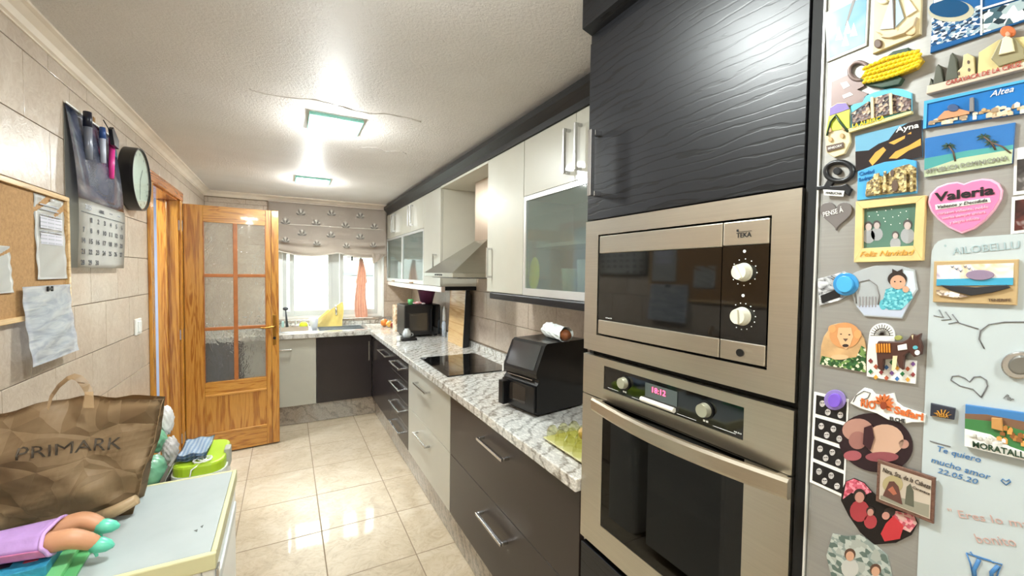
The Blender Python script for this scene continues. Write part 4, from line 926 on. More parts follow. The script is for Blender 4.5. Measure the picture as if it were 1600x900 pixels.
paper('pinned_note', 'small white note at the left edge of the picture on the cork board', 1.62, 1.768, 1.425, 1.56, WX+.0085)

# ================================================================== LOW APPLIANCE AND ITS LOAD
fz = thing('tabletop_freezer', 'white-topped cream under-counter freezer standing against the left wall', 'freezer', (-.43, 1.37, 0))
m_cr = M('cream_edge_trim', 'CFCBA0', .45); m_top = M('white_laminate_top', 'A9B1B1', .42)
A0, A1, B0, B1 = XL+.003, -.147, 1.14, 1.60
obj('body', B().box(A0, A1-.03, B0+.012, B1-.012, .03, .815, .004), m_white, fz)
obj('lid', B().box(A0, A1-.012, B0+.014, B1-.010, .8155, .850, .002), m_top, fz)
obj('lid_edge', B().box(A0, A1, B0, B0+.0135, .812, .851, .003).box(A1-.0115, A1, B0+.0135, B1, .812, .851, .003).box(A0, A1-.0115, B1-.0095, B1, .812, .851, .003), m_cr, fz)
d = obj('door', B().box(A1-.0295, A1-.004, B0+.014, B1-.014, .05, .81, .004), m_white, fz)
obj('door_grip', B().box(A1-.0038, A1+.003, B0+.06, B1-.06, .745, .775, .003), m_alu, d); obj('hinge', B().box(A1-.0038, A1+.002, B0+.02, B0+.05, .775, .80, .002), m_chrome, fz)
for x_, y_ in ((A0+.04, B0+.05), (A0+.04, B1-.05), (A1-.08, B0+.05), (A1-.08, B1-.05)): obj('foot', B().cyl((x_, y_, .0025), (x_, y_, .0298), .02), m_black, fz)
obj('worn_chip', B().prism([PZ(303,829,.8504), PZ(309,827,.8504), PZ(308,831,.8504)], (0,0,.0004)).prism([PZ(313,823,.8504), PZ(318,820,.8504), PZ(316,825,.8504)], (0,0,.0004)), M('chip_grey', '5C5F5C', .7), fz)
# paper carrier bag
def mat_kraft():
    t = MT('kraft_paper'); f = t.noise(t.coord(), 4.5, 3, .5, .6); x = t.n.new('ShaderNodeTexVoronoi'); x.feature = 'DISTANCE_TO_EDGE'; x.inputs['Scale'].default_value = 9
    t.L(t.coord((1, 1, 1.3), (.3, .2, .5)), x.inputs['Vector'])
    t.bump(t.mix(.6, f, x.outputs[0]), .9, .05); return t.set(t.ramp(f, ((.3, 'A88C6A'), (.7, 'C0A47E'))), .62)
m_kraft = mat_kraft(); m_kraft.node_tree.nodes['Principled BSDF'].inputs['Roughness'].default_value = .5
kb = thing('paper_carrier_bag', 'crumpled brown paper carrier bag with shop lettering, on the white freezer top', 'bag', (-.5, 1.45, .851))
rnd = random.Random(11)
P00, P10 = Vector((-.712, 1.50, .8515)), PZ(205, 806, .8515)      # bottom front corners
P01, P11 = Vector((-.712, 1.46, 1.13)), PY(258, 628, 1.44)
def noise3(x, y, s): return (math.sin(x*s*1.7+y*s*.9+s)+math.sin(x*s*.8-y*s*1.9+2*s)+math.sin((x+y)*s*1.3+.7*s))/3
def frontpt(u, v):
    p = P00.lerp(P10, u).lerp(P01.lerp(P11, u), v); bul = math.sin(math.pi*v)*math.sin(math.pi*min(1, u*1.02))
    top = (.035*math.exp(-((u-.50)/.22)**2) - .018*max(0, .28-u)/.28 + .02*math.exp(-((u-.85)/.18)**2))*v**3
    q = p + Vector((0, -.028*bul + .020*noise3(u, v, 5.3)+.010*noise3(u, v, 12)+.004*noise3(v, u, 27), top+.008*noise3(u, .3, 17)*v**4)) + Vector((.004*noise3(v, u, 7), 0, 0))*v
    q.x = max(q.x, -.716); return q
obj('front_panel', B().grid(frontpt, 34, 26, .001), m_kraft, kb, True)
def backpt(u, v):
    f = frontpt(u, v); d_ = .10*(1-v)**.6+.018*v; f.y += d_ + .028*math.sin(math.pi*v)*math.sin(math.pi*u)*1.6; f.z += .006*math.sin(u*9)*v; f.y = min(f.y, 1.595); return f
obj('back_panel', B().grid(backpt, 24, 16, .001), m_kraft, kb, True)
obj('side_gusset', B().grid(lambda u, v: frontpt(1, v).lerp(backpt(1, v), u)+Vector((-.03*math.sin(math.pi*u)*(1-v*.3)+.001, 0, 0)), 8, 16, .001), m_kraft, kb, True)
fl0, fl1 = PZ(170, 812, .8535), PZ(216, 789, .8535)
obj('bottom_fold', B().rings([PY(150, 806, 1.405)+Vector((0,0,-.004)), PY(180, 797, 1.40)+Vector((0,0,-.002)), PY(214, 780, 1.40)], [.013, .015, .013], 12), m_kraft, kb, True)
def strap(pts, wd, name):
    q = B(); pts = [Vector(p) for p in pts]; rows = []
    for i, p in enumerate(pts):
        t__ = (pts[min(i+1, len(pts)-1)]-pts[max(i-1, 0)]).normalized(); s_ = Vector((.55, -.8, 0)) if False else t__.cross(Vector((0, 1, 0))).normalized()
        s_ = (s_*.55+Vector((0, .8, 0))).normalized()
        rows.append((q.b.verts.new(p-s_*wd/2), q.b.verts.new(p+s_*wd/2)))
    fs = [q.b.faces.new((a[0], a[1], c_[1], c_[0])) for a, c_ in zip(rows, rows[1:])]
    bmesh.ops.solidify(q.b, geom=fs, thickness=.0012); return obj(name, q, m_kraft, kb, True)
strap([PY(x_, y_, 1.455) for x_, y_ in ((74, 640), (80, 620), (92, 603), (105, 592), (114, 588), (124, 591), (132, 600), (138, 610), (140, 618))], .02, 'back_handle')
q = B().prism([PY(x_, y_, 1.415) for x_, y_ in ((133, 612), (146, 612), (147, 637), (131, 637))], (0, -.002, 0)); obj('front_handle', q, m_kraft, kb)
pa, pb = PY(18, 724, 1.40), PY(180, 711, 1.385)
m_print = M('charcoal_print', '5A4F42', .7)
letters = 'PRIMARK'
lt = text(kb, letters, pa, pb, .030, m_print, (0, -1, 0), 'lettering', .0, .0006, bold=.0)
# lay the lettering onto the wrinkled front
Lk = BASE[kb.name]
bpy.context.view_layer.update()
def bag_y(x, z):
    best = None; v = min(1, max(0, (z-.8515)/.29)); u = min(1, max(0, (x+.712)/(P00.lerp(P01, v).x*0 + (P10.lerp(P11, v).x+.712))))
    return frontpt(u, v).y
bmx = bmesh.new(); bmx.from_mesh(lt.data); bmesh.ops.subdivide_edges(bmx, edges=[e for e in bmx.edges if e.calc_length() > .006], cuts=2)
for v in bmx.verts: v.co.y = bag_y(v.co.x+Lk.x, v.co.z+Lk.z)-.0028-Lk.y + (v.co.y+Lk.y - pa.lerp(pb, .5).y)*.0
bmx.to_mesh(lt.data); bmx.free()
# coloured boxes and books under the doll
def slab(name, label, cat, corner, wd, dp, z0, z1, rz, mat, group=None):
    t = thing(name, label, cat, (corner[0], corner[1], z0), group); R = Matrix.Rotation(rz, 4, 'Z')
    q = B().box(-wd, 0, 0, dp, 0, z1-z0, .0015); bmesh.ops.transform(q.b, matrix=Matrix.Translation((corner[0], corner[1], z0)) @ R, verts=q.b.verts)
    obj('cover', q, mat, t); return t, Matrix.Translation((corner[0], corner[1], z0)) @ R
slab('green_book', 'flat green notebook at the bottom of the stack on the freezer top', 'book', (-.390, 1.147), .25, .19, .8512, .857, .05, M('green_cover', '66B877', .4), 'coloured books on the freezer')
slab('green_box', 'bright green box file under the blue box on the freezer top', 'box', (-.412, 1.152), .25, .19, .8575, .869, .05, M('green_cover_light', '7CCB86', .35))
t, mt_ = slab('blue_box', 'turquoise blue toy box with cut-out windows under the doll', 'box', (-.437, 1.180), .23, .16, .8695, .891, .06, MN('blue_card_print', ((.4, '2C86A8'), (.6, '3DA2C4'), (.75, '2877A6')), 40, .4))
for k, (a, mt2) in enumerate(((-.06, m_navy), (-.12, M('red_sticker', 'B5475A', .4)), (-.02, M('red_sticker', 'B5475A', .4)))):
    q = B().box(a-.022, a, .03, .055, .0218, .0226); bmesh.ops.transform(q.b, matrix=mt_, verts=q.b.verts); obj('printed_patch', q, mt2, t)
# doll lying on the books: one continuous body grown on a skeleton
def skin_body(name, pts, edges, rad, mat, parent):
    me = bpy.data.meshes.new(name); L = BASE[parent.name]
    me.from_pydata([Vector(p)-L for p in pts], edges, []); o = bpy.data.objects.new(name, me); COL.objects.link(o)
    md = o.modifiers.new('s', 'SKIN'); 
    for i, r in enumerate(rad): me.skin_vertices[0].data[i].radius = (r, r); 
    me.skin_vertices[0].data[0].use_root = True
    sd = o.modifiers.new('d', 'SUBSURF'); sd.levels = 2; sd.render_levels = 2
    dg = bpy.context.evaluated_depsgraph_get(); m2 = bpy.data.meshes.new_from_object(o.evaluated_get(dg)); bpy.data.objects.remove(o)
    m2.name = name; m2.materials.clear(); m2.materials.append(mat)
    for p in m2.polygons: p.use_smooth = True
    k = bpy.data.objects.new(name, m2); COL.objects.link(k); k.parent = parent; BASE[k.name] = L; return k
dl = thing('doll', 'toy doll in a lilac and pink dress lying across the blue box', 'doll', (-.5, 1.28, .906))
m_skin = M('doll_skin', 'C58F6C', .45, 0, .04)
hipz = .93
pel = (-.50, 1.285, .931)
DS = 1.3
P_ = [pel, (-.55, 1.29, .932), (-.60, 1.295, .933), (-.628, 1.297, .935), (-.655, 1.30, .938),         # spine, neck, head base
      (-.455, 1.305, .936), (-.405, 1.315, .945), (-.368, 1.30, .926),                                   # far leg: hip knee ankle
      (-.455, 1.262, .932), (-.405, 1.258, .935), (-.362, 1.262, .905),                                  # near leg
      (-.605, 1.325, .935), (-.58, 1.345, .925), (-.545, 1.35, .92), (-.605, 1.265, .930), (-.58, 1.243, .922), (-.545, 1.24, .919)]
E_ = [(0,1),(1,2),(2,3),(3,4),(0,5),(5,6),(6,7),(0,8),(8,9),(9,10),(2,11),(11,12),(12,13),(2,14),(14,15),(15,16)]
R_ = [.023,.020,.021,.011,.014,.024,.022,.015,.024,.022,.015,.012,.009,.007,.012,.009,.007]
skin_body('body', P_, E_, R_, m_skin, dl)
obj('head', B().ball((-.680, 1.303, .945), (.032, .027, .030), 24), m_skin, dl, True)
hd_ = B().ball((-.688, 1.303, .937), (.028, .032, .031), 20); obj('hair', hd_, M('doll_hair', '7A4A2A', .6, bump=.6, bs=120), dl, True)
for yy in (1.293, 1.313): obj('eye', B().ball((-.672, yy, .9735), (.004, .003, .002), 8), m_navy, dl, True)
obj('mouth', B().ball((-.657, 1.303, .966), (.002, .005, .002), 8), M('doll_lips', 'B8485A', .4), dl, True)
obj('nose', B().ball((-.664, 1.303, .973), (.003, .0025, .003), 8), m_skin, dl, True)
def dress(u, v):
    a = 2*math.pi*u; x_ = -.625+.185*v; ry = .029+.026*v+.003*math.sin(a*7)*v; rz = .024+.006*v+.002*math.sin(a*6)*v
    return Vector((x_+.006*math.sin(a*2)*v, 1.290-.004*v+ry*math.cos(a), max(.907, .934+rz*math.sin(a))))
def shellgrid(fn, nu, nv, th): 
    q = B().grid(fn, nu, nv); bmesh.ops.remove_doubles(q.b, verts=q.b.verts, dist=1e-5); bmesh.ops.solidify(q.b, geom=q.b.faces[:], thickness=th); return q
obj('dress', shellgrid(dress, 40, 14, .0015), M('lilac_cloth', 'B690CC', .6, 0, .08, 30, .3, 60), dl, True)
obj('pink_sash', shellgrid(lambda u, v: dress(.48+.30*u, .1+.88*v)+Vector((0, -.004, -.001)), 12, 12, .002), M('pink_satin', 'C978A8', .35, 0, .2, 30, .4, 50), dl, True)
obj('hem_ruffle', B().rings([dress(k/40, 1) for k in range(41)], .004, 6, False), M('lilac_trim', 'C9A0DC', .5), dl, True)
m_shoe = M('aqua_shoe', '62C4A8', .3)
for a, c_ in (((-.378, 1.303, .928), (-.340, 1.30, .918)), ((-.374, 1.262, .908), (-.338, 1.256, .898))):
    a, c_ = Vector(a), Vector(c_); obj('shoe', B().rings([a, a.lerp(c_, .35), a.lerp(c_, .75), c_], [.015, .016, .012, .004], 12), m_shoe, dl, True)
    obj('heel', B().cyl(a+Vector((.002, 0, -.012)), a+Vector((.006, 0, -.028)), .004, .003, 8), m_shoe, dl)
dl.location = Vector(dl.location)+Vector((-.004, -.042, -.0145))
# bins behind the freezer
bn = thing('waste_bin', 'white swing bin with a lime green lid behind the freezer', 'bin', (-.26, 1.86, 0))
bxn = B(); 
def rrect(x0, x1, y0, y1, r, n=5):
    out = []
    for cx, cy_, a0 in ((x1-r, y1-r, 0), (x0+r, y1-r, 90), (x0+r, y0+r, 180), (x1-r, y0+r, 270)):
        for k in range(n+1): a = math.radians(a0+90*k/n); out.append((cx+r*math.cos(a), cy_+r*math.sin(a)))
    return out
obj('bin_body', B().prism([(x_, y_, .0025) for x_, y_ in rrect(-.345, -.197, 1.72, 1.96, .05)], (0, 0, .78)), m_white, bn)
obj('rim', B().prism([(x_, y_, .783) for x_, y_ in rrect(-.35, -.192, 1.715, 1.965, .055)], (0, 0, .020)), M('white_plastic_rim', 'DFE3DC', .4), bn)
obj('lime_lid', B().prism([(x_, y_, .8035) for x_, y_ in rrect(-.345, -.197, 1.72, 1.96, .05)], (0, 0, .035), .008), M('lime_plastic', 'A9C82C', .4), bn)
obj('latch', B().box(-.205, -.186, 1.80, 1.85, .785, .850, .004), M('grey_latch', 'A9AAA0', .4), bn)
t = thing('checked_cloth', 'folded blue and white checked cloth on the lime bin lid', 'cloth', (-.28, 1.86, .839))
def mat_check():
    t = MT('blue_check'); a = t.wave(t.coord(), 25, 0, 0, 1, 'X'); c_ = t.wave(t.coord(), 25, 0, 0, 1, 'Y'); return t.set(t.mix(.5, t.ramp(a, ((.3, '7FA4CC'), (.7, 'DDE6EE'))), t.ramp(c_, ((.3, '8FB0D4'), (.7, 'E4EBF1')))), .85)
m_chk = mat_check()
for k in range(3): obj('fold', B().grid(lambda u, v: Vector((-.338+.085*u+.004*k, 1.75+.17*v, .8395+.010*k+.008+.003*math.sin(u*11+v*7+k))), 12, 12, .007), m_chk, t, True)
cord = [Vector((-.262+.02*math.sin(k*.9)+.012*math.cos(k*.37), 1.735+.022*math.cos(k*.9)+.001*k, .8435+.002*math.sin(k*.5)+.0025)) for k in range(24)]
cord += [Vector((-.285, 1.707, .83)), Vector((-.29, 1.705, .80))]
obj('cord', B().rings(cord, .0022, 6), m_white, t, True)['label'] = 'loops of thin white cord'
gb_ = thing('pedal_bin', 'dark narrow bin beside the lime-lidded bin, topped with rubbish bags', 'bin', (-.43, 1.75, 0))
obj('bin_body', B().box(-.50, -.356, 1.615, 1.90, .0025, .80, .01), M('dark_grey_bin', '54504C', .4), gb_)
obj('bin_flap', B().prism([(-.368, 1.62, .8005), (-.358, 1.62, .8005), (-.322, 1.625, .885), (-.328, 1.625, .89)], (0, .085, 0)), M('bin_flap_grey', '6A645E', .4), gb_)
def lump(name, label, c, r, seed, mat, cat='bag'):
    q = B(); bmesh.ops.create_icosphere(q.b, subdivisions=4, radius=1)
    for v in q.b.verts:
        n_ = v.co.copy(); s_ = 1+.16*noise3(n_.x+n_.z, n_.y, 3.1+seed)+.07*noise3(n_.z, n_.x-n_.y, 8.3+seed)
        v.co = Vector((c[0]+n_.x*r[0]*s_, c[1]+n_.y*r[1]*s_, c[2]+n_.z*r[2]*s_))
    return tag(obj(name, q, mat, None, True), label, cat)
m_gb = M('green_film', '6FA886', .3, 0, .18, 14, .5, 25, coat=.3)
lump('green_rubbish_bag', 'lower shiny green plastic bag bulging behind the freezer', (-.385, 1.665, .864), (.046, .045, .050), 1, m_gb)
lump('green_knotted_bag', 'upper green plastic bag squeezed against the carrier bag', (-.405, 1.77, .925), (.045, .04, .042), 2, m_gb)
lump('white_plastic_bag', 'white crumpled plastic bag standing on the green ones', (-.372, 1.82, .975), (.022, .024, .05), 3, M('white_film', 'E6E4E2', .35, 0, .05, 20, .5, 40))
lump('grey_plastic_bag', 'grey-white crumpled bag next to the dark bin flap', (-.350, 1.765, .888), (.022, .035, .044), 5, M('grey_film', 'BDB8B6', .3, 0, .12, 20, .6, 40))
# ================================================================== FRIDGE, WHITEBOARD, MAGNETS
m_fridge = mat_steel('fridge_steel', 'A3A29E', (2, 2, 110), .42, .12); m_fridge.node_tree.nodes['Principled BSDF'].inputs['Metallic'].default_value = .55
fg = thing('fridge', 'tall grey steel fridge covered with souvenir magnets', 'fridge', (1.05, .06, 0))
FY0, FY1 = -.24, .371
obj('body', B().box(.842, XR-.01, FY0, FY1, .02, 2.12, .006), M('fridge_side', '8D8D8A', .4, .3), fg)
obj('door', B().box(FX, .838, FY0, FY1, .04, 2.12, .006), m_fridge, fg)
obj('edge_trim', B().box(FX-.0015, FX+.02, FY1+.0002, FY1+.003, .05, 2.11), M('bright_edge', 'DDDDD8', .3, .3), fg)
obj('door_seal', B().box(.8382, .8418, FY0+.01, FY1-.01, .05, 2.11), m_black, fg)
def FP(x, y, t=0): return PX(x, y, FX-t)
def poly(par, name, pts, t0, t1, mat, bev=0, sm=False):
    """flat-fronted piece on the fridge door: outline in photo pixels, from depth t0 to t1 off the door"""
    return obj(name, B().prism([PX(x, y, FX-t1)+Vector((t1-t0, 0, 0)) for x, y in pts], (-(t1-t0), 0, 0), bev), mat, par)
def magnet(name, label, cat, pts, t, mat, bev=.0006, t0=.0003, group='fridge magnets'):
    cx = sum(p[0] for p in pts)/len(pts); cy_ = sum(p[1] for p in pts)/len(pts)
    r = thing(name, label, cat, FP(cx, cy_), group); poly(r, 'backing', pts, t0, t, mat, bev); return r
def ell(cx, cy_, rx, ry, n=28, a0=0, a1=360): return [(cx+rx*math.cos(math.radians(a0+(a1-a0)*k/n)), cy_+ry*math.sin(math.radians(a0+(a1-a0)*k/n))) for k in range(n if a1-a0 >= 360 else n+1)]
def quad_in(q, u0, u1, v0, v1):
    """sub-rectangle of a quad TL,TR,BR,BL"""
    def P(u, v):
        a = (q[0][0]+(q[1][0]-q[0][0])*u, q[0][1]+(q[1][1]-q[0][1])*u); b_ = (q[3][0]+(q[2][0]-q[3][0])*u, q[3][1]+(q[2][1]-q[3][1])*u)
        return (a[0]+(b_[0]-a[0])*v, a[1]+(b_[1]-a[1])*v)
    return [P(u0, v0), P(u1, v0), P(u1, v1), P(u0, v1)], P
def ftext(par, s_, a, b_, hpx, mat, t, **k):
    p0, p1 = FP(*a, t), FP(*b_, t); d_ = (FP(a[0], a[1]-hpx, t)-p0).length
    return text(par, s_, p0, p1, d_, mat, NX, 'lettering', .0003, .0005, **k)
def fstroke(par, pts, r, mat, t=.0012, name='pen_line'):
    q = B().rings([FP(x, y, t) for x, y in pts], r, 6); return obj(name, q, mat, par, True)
def blobs(par, name, lst, t0, t1, mat):
    for (cx, cy_, rx, ry) in lst: poly(par, name, ell(cx, cy_, rx, ry, 14), t0, t1, mat)
def people(par, lst, t, skin, hair, cloth):
    """printed figures: head, hair and clothing as thin flat shapes"""
    for (cx, cy_, r) in lst:
        poly(par, 'printed_clothes', ell(cx, cy_+r*2.5, r*1.7, r*1.9, 14), t, t+.0003, cloth)
        poly(par, 'printed_hair', ell(cx, cy_-r*.25, r*1.1, r*1.15, 14), t+.0003, t+.0005, hair)
        poly(par, 'printed_face', ell(cx, cy_+r*.12, r*.82, r*.95, 14), t+.0005, t+.0007, skin)
def relief(par, name, P, n, u, v, s_, t, mats, seed, elong=1.0):
    """little raised houses or rocks scattered over a region"""
    rnd = random.Random(seed)
    for i in range(n):
        a, b_ = rnd.uniform(*u), rnd.uniform(*v); w_, h_ = rnd.uniform(.5, 1)*s_[0], rnd.uniform(.5, 1)*s_[1]
        q = [P(a, b_), P(a+w_, b_), P(a+w_, b_+h_), P(a+w_*.5, b_+h_*-.35) if False else P(a+w_, b_+h_), P(a, b_+h_)]
        q = [P(a, b_), P(a+w_*.5, b_-h_*.35), P(a+w_, b_), P(a+w_, b_+h_), P(a, b_+h_)]
        poly(par, name, q, t, t+rnd.uniform(.0008, .0022), mats[i % len(mats)])
c = lambda n, h, r=.45, **k: M('mag_'+n, h, r, **k)
c_sky = c('sky', '7DB8DA', .25); c_blue = c('blue', '1F5C97', .2); c_white = c('white', 'E8E8E4'); c_cream = c('cream', 'D9CBA2'); c_tan = c('tan', 'B4966A')
c_brown = c('brown', '5A463A'); c_green = c('green', '3D6B3A'); c_dk = c('dark', '17181B', .35); c_grey = c('grey', '7D7A78'); c_yel = c('yellow', 'E0C21E', .3); c_red = c('red', 'B23A34')
c_or = c('orange', 'C96A35'); c_pink = c('pink', 'E27BA8', .35); c_mauve = c('mauve', '84736F', .35, metal=.3); c_skin = c('skin', 'C79A7E'); c_hair = c('hair', '2E2420'); c_gold = c('gold', 'D49A3A'); c_lime = c('lime', 'B9C83C'); c_purple = c('purple', '7A66A8'); c_wood = c('wood', 'D9BE82', .5, vary=.1, vs=30)
c_aqua = c('aqua', '58AEBB'); c_dgreen = c('dkgreen', '24402C')
# 1 beach print
q = [(1289, 20), (1358, -14), (1354, 71), (1292, 97)]
r = magnet('photo_magnet', 'pale washed-out blue picture magnet with white border, topmost left on the fridge', 'magnet', q, .003, c('border', 'C6CACA'))
s_, P = quad_in(q, .07, .95, .06, .94); poly(r, 'printed_sky', s_, .0031, .0034, MN('mag_wash', ((.3, '5E9CC0'), (.6, '9CBCC8'), (.8, 'C2CCD0')), 10, .15, 1))
for a in ((.3,.55),(.5,.5),(.65,.6),(.45,.72)): x_, y_ = P(*a); poly(r, 'printed_sail', [(x_-5, y_+10), (x_+1, y_-12), (x_+7, y_+8)], .0035, .0038, c_white)
poly(r, 'printed_mast', [P(.62, .02), P(.7, .02), P(.5, .45), P(.45, .45)], .0035, .0038, c_grey)
# 2 boat relief
q = [(1367, -30), (1441, -55), (1438, 53), (1363, 84)]
r = magnet('boat_magnet', 'cream relief magnet of a sailing boat with shells beside it', 'magnet', q, .006, c_cream, .001)
poly(r, 'hull', [(1367, 48), (1378, 55), (1400, 50), (1432, 26), (1427, 40), (1412, 52), (1390, 59), (1376, 58)], .0061, .012, c('hull', 'C9B79A'), .001)
poly(r, 'sail', [(1394, -10), (1396, 44), (1375, 46)], .0061, .009, c('sailg', 'BFC7CC')); poly(r, 'sail', [(1400, -12), (1412, 28), (1399, 42)], .0061, .009, c('sailb', '9FB4C6')); poly(r, 'sail', [(1410, -15), (1432, 16), (1416, 26)], .0061, .009, c('sailw', 'D9CDB8'))
poly(r, 'sand_dollar', ell(1421, 46, 10, 9), .0061, .010, c('shell', 'CDB68C'), .001); poly(r, 'shell', ell(1371, 68, 6, 7), .0061, .010, c_brown, .001); poly(r, 'shell', ell(1378, 2, 8, 4), .0061, .010, c('shell2', 'E2D4B0'), .001)
poly(r, 'rigging', [(1396, -20), (1397.2, -20), (1397.2, 46), (1396, 46)], .0092, .0105, c_brown)
# 3 blue coast panels
q = [(1459, -15), (1625, -55), (1622, 26), (1453, 83)]
r = magnet('coast_magnet', 'glossy dark blue magnet of coast views in the top right corner', 'magnet', q, .004, c_blue, .0008)
m_coast = MC('mag_coast_town', ('1F4E7E', 'C9D3D8', '3C6A94', 'E8ECEC', '20364E', '8FA6B4'), 240, .2, .2, (1, 1, 1.6)); m_rock = MC('mag_rocks', ('DCE4E6', '45606A', '9FB0B4', '22333C', 'F2F4F2'), 150, .2, .2)
poly(r, 'printed_town', [(1456, 28), (1532, 8), (1531, 52), (1455, 72)], .0041, .0045, m_coast); poly(r, 'printed_rocks', [(1535, 18), (1620, -8), (1620, 24), (1534, 52)], .0041, .0045, m_rock)
poly(r, 'printed_beach', ell(1486, 17, 36, 17, 30), .0046, .0049, c('sand', 'B9B59E', .2)); poly(r, 'printed_bay', ell(1483, 13, 31, 14, 30), .0050, .0053, c('bay', '124A74', .15))
poly(r, 'panel_gap', [(1532, -12), (1535, -13), (1534.5, 54), (1531.5, 55)], .0054, .0058, c_white); poly(r, 'panel_gap', [(1535, 12), (1622, -14), (1622, -11), (1535, 15)], .0054, .0058, c_white)
poly(r, 'white_strip', [(1459, -8), (1480, -14), (1480, -2), (1459, 5)], .0054, .0058, c_white)
# 4 church with figure
q = [(1448, 134), (1600, 96), (1612, 88), (1612, 104), (1447, 147)]
r = magnet('church_magnet', 'cream relief magnet of cypresses, a church and a haloed figure', 'magnet', q, .009, c('rose_cream', 'CDBCA8'), .001)
for pts in ([(1457, 133), (1462, 104), (1466, 100), (1470, 106), (1474, 128)], [(1476, 127), (1484, 86), (1488, 82), (1493, 90), (1497, 122)], [(1451, 134), (1454, 122), (1458, 132)]): poly(r, 'cypress', pts, .0003, .009, c('cypress', '4C4F42'), .0008)
poly(r, 'church', [(1489, 124), (1495, 112), (1503, 104), (1505, 86), (1512, 83), (1521, 88), (1523, 116)], .0003, .008, c('church', 'C9BC8E'), .0008)
for a in ((1513, 97), (1514, 109), (1498, 115)): poly(r, 'church_window', ell(a[0], a[1], 1.8, 3, 10), .0081, .0086, c_brown)
poly(r, 'yellow_wall', [(1527, 117), (1529, 82), (1560, 62), (1612, 55), (1612, 92), (1560, 108)], .0003, .007, c('pale_yellow', 'CDBF86'), .0008)
poly(r, 'mountain', [(1548, 92), (1563, 62), (1585, 58), (1600, 76), (1600, 92), (1560, 104)], .0071, .010, c('olive', '8E8664'), .001)
poly(r, 'gown', [(1560, 86), (1566, 60), (1573, 54), (1581, 60), (1585, 80)], .0101, .013, c('gown', 'DCD6B6'), .001); poly(r, 'halo', ell(1574, 49, 12, 9), .0071, .011, c_or, .001); poly(r, 'figure_face', ell(1574, 53, 3.5, 4, 12), .0112, .014, c_skin, .0006)
ftext(r, 'CARAVACA DE LA CRUZ', (1478, 134), (1596, 103), 7, c_red, .0092)
# 5 corn
r = thing('corn_magnet', 'bright yellow corn cob magnet with dark green husk', 'magnet', FP(1390, 105), 'fridge magnets')
poly(r, 'husk', [(1343, 122), (1352, 133), (1378, 137), (1404, 132), (1410, 122), (1396, 112), (1360, 116)], .0003, .009, c_dgreen, .001); poly(r, 'stalk', [(1380, 92), (1395, 80), (1419, 74), (1421, 79), (1402, 92)], .0003, .006, c_dgreen, .001)
poly(r, 'cob_core', [(1344, 121), (1356, 104), (1380, 88), (1410, 82), (1434, 84), (1440, 93), (1430, 106), (1404, 116), (1376, 126), (1352, 128)], .0003, .012, c('corn_core', 'B99412', .3), .002)
rnd = random.Random(2)
for i in range(12):
    for j in range(5):
        u = i/11; x_ = 1352+80*u+(j % 2)*3; y_ = 117-25*u+(j-2)*7.0*(.55+.45*math.sin(math.pi*(.15+.7*u)))
        p = FP(x_, y_, .012); obj('kernel', B().ball(p, (.0035, .0042, .0030), 8, Matrix.Rotation(-.35, 4, 'X')), c_yel, r, True)
# 6 letter plate with ring
q = [(1299, 128), (1330, 114), (1345, 124), (1351, 134), (1340, 140), (1356, 146), (1348, 160), (1298, 172)]
r = magnet('ring_magnet', 'mauve-grey metal letter magnet with an open ring beside the corn cob', 'magnet', q, .004, c_mauve, .0006)
rp = [FP(1342+15*math.cos(a), 111+14*math.sin(a), .004) for a in [2*math.pi*k/28 for k in range(29)]]
obj('ring', B().rings(rp, .0028, 8, False), c_mauve, r, True)
poly(r, 'cut_out', [(1313, 130), (1323, 127), (1328, 134), (1318, 139)], .0041, .0046, c_white); poly(r, 'cut_out', [(1316, 149), (1328, 144), (1333, 148), (1318, 154)], .0041, .0046, c_white)
# 7 flip-flop
q = [(1296, 168), (1308, 161), (1322, 160), (1328, 172), (1328, 222), (1319, 240), (1303, 246), (1291, 238), (1288, 206), (1291, 184)]
r = magnet('sandal_magnet', 'small flip-flop shaped magnet in lime, cream and purple', 'magnet', q, .006, c_cream, .0012)
poly(r, 'purple_toe', [(1297, 169), (1308, 162), (1322, 161), (1327, 170), (1296, 181)], .0062, .0072, c_purple); poly(r, 'lime_sole', [(1295, 182), (1327, 171), (1327, 200), (1291, 206)], .0062, .007, c_lime)
fstroke(r, [(1292, 212), (1298, 190), (1306, 180), (1312, 190), (1325, 206)], .0016, c_dgreen, .0085, 'strap')
for a in ((1296, 203), (1297, 218), (1315, 212), (1318, 200)): poly(r, 'shell', ell(a[0], a[1], 3.2, 4, 12), .0063, .009, c_tan, .0006)
poly(r, 'name_plate', [(1291, 228), (1317, 222), (1318, 230), (1292, 237)], .0063, .0085, c_brown); ftext(r, 'BENIDORM', (1294, 234), (1315, 229), 3.5, c_white, .0086)
# 8 mountain village
q = [(1329, 166), (1346, 152), (1366, 144), (1391, 137), (1410, 139), (1424, 145), (1424, 177), (1326, 206)]
r = magnet('village_magnet', 'relief magnet of dark timbered houses under a turquoise sky', 'magnet', q, .004, c('turquoise', '6CC0DC', .25), .0008)
m_timber = MC('mag_timber', ('4A3A38', '8A7466', '2E2628', 'B8A48C', '6A5450'), 260, .5, .4)
poly(r, 'timber_house', [(1330, 176), (1357, 158), (1362, 184), (1331, 196)], .0041, .009, m_timber, .0006); poly(r, 'timber_house', [(1361, 154), (1390, 145), (1391, 178), (1363, 185)], .0041, .010, m_timber, .0006); poly(r, 'timber_house', [(1392, 146), (1422, 154), (1422, 172), (1393, 178)], .0041, .008, m_timber, .0006)
poly(r, 'stone_pillar', [(1360, 152), (1364, 151), (1365, 184), (1361, 185)], .0101, .0125, c_cream); poly(r, 'stone_pillar', [(1389, 146), (1393, 145), (1394, 178), (1390, 179)], .0101, .0125, c_cream)
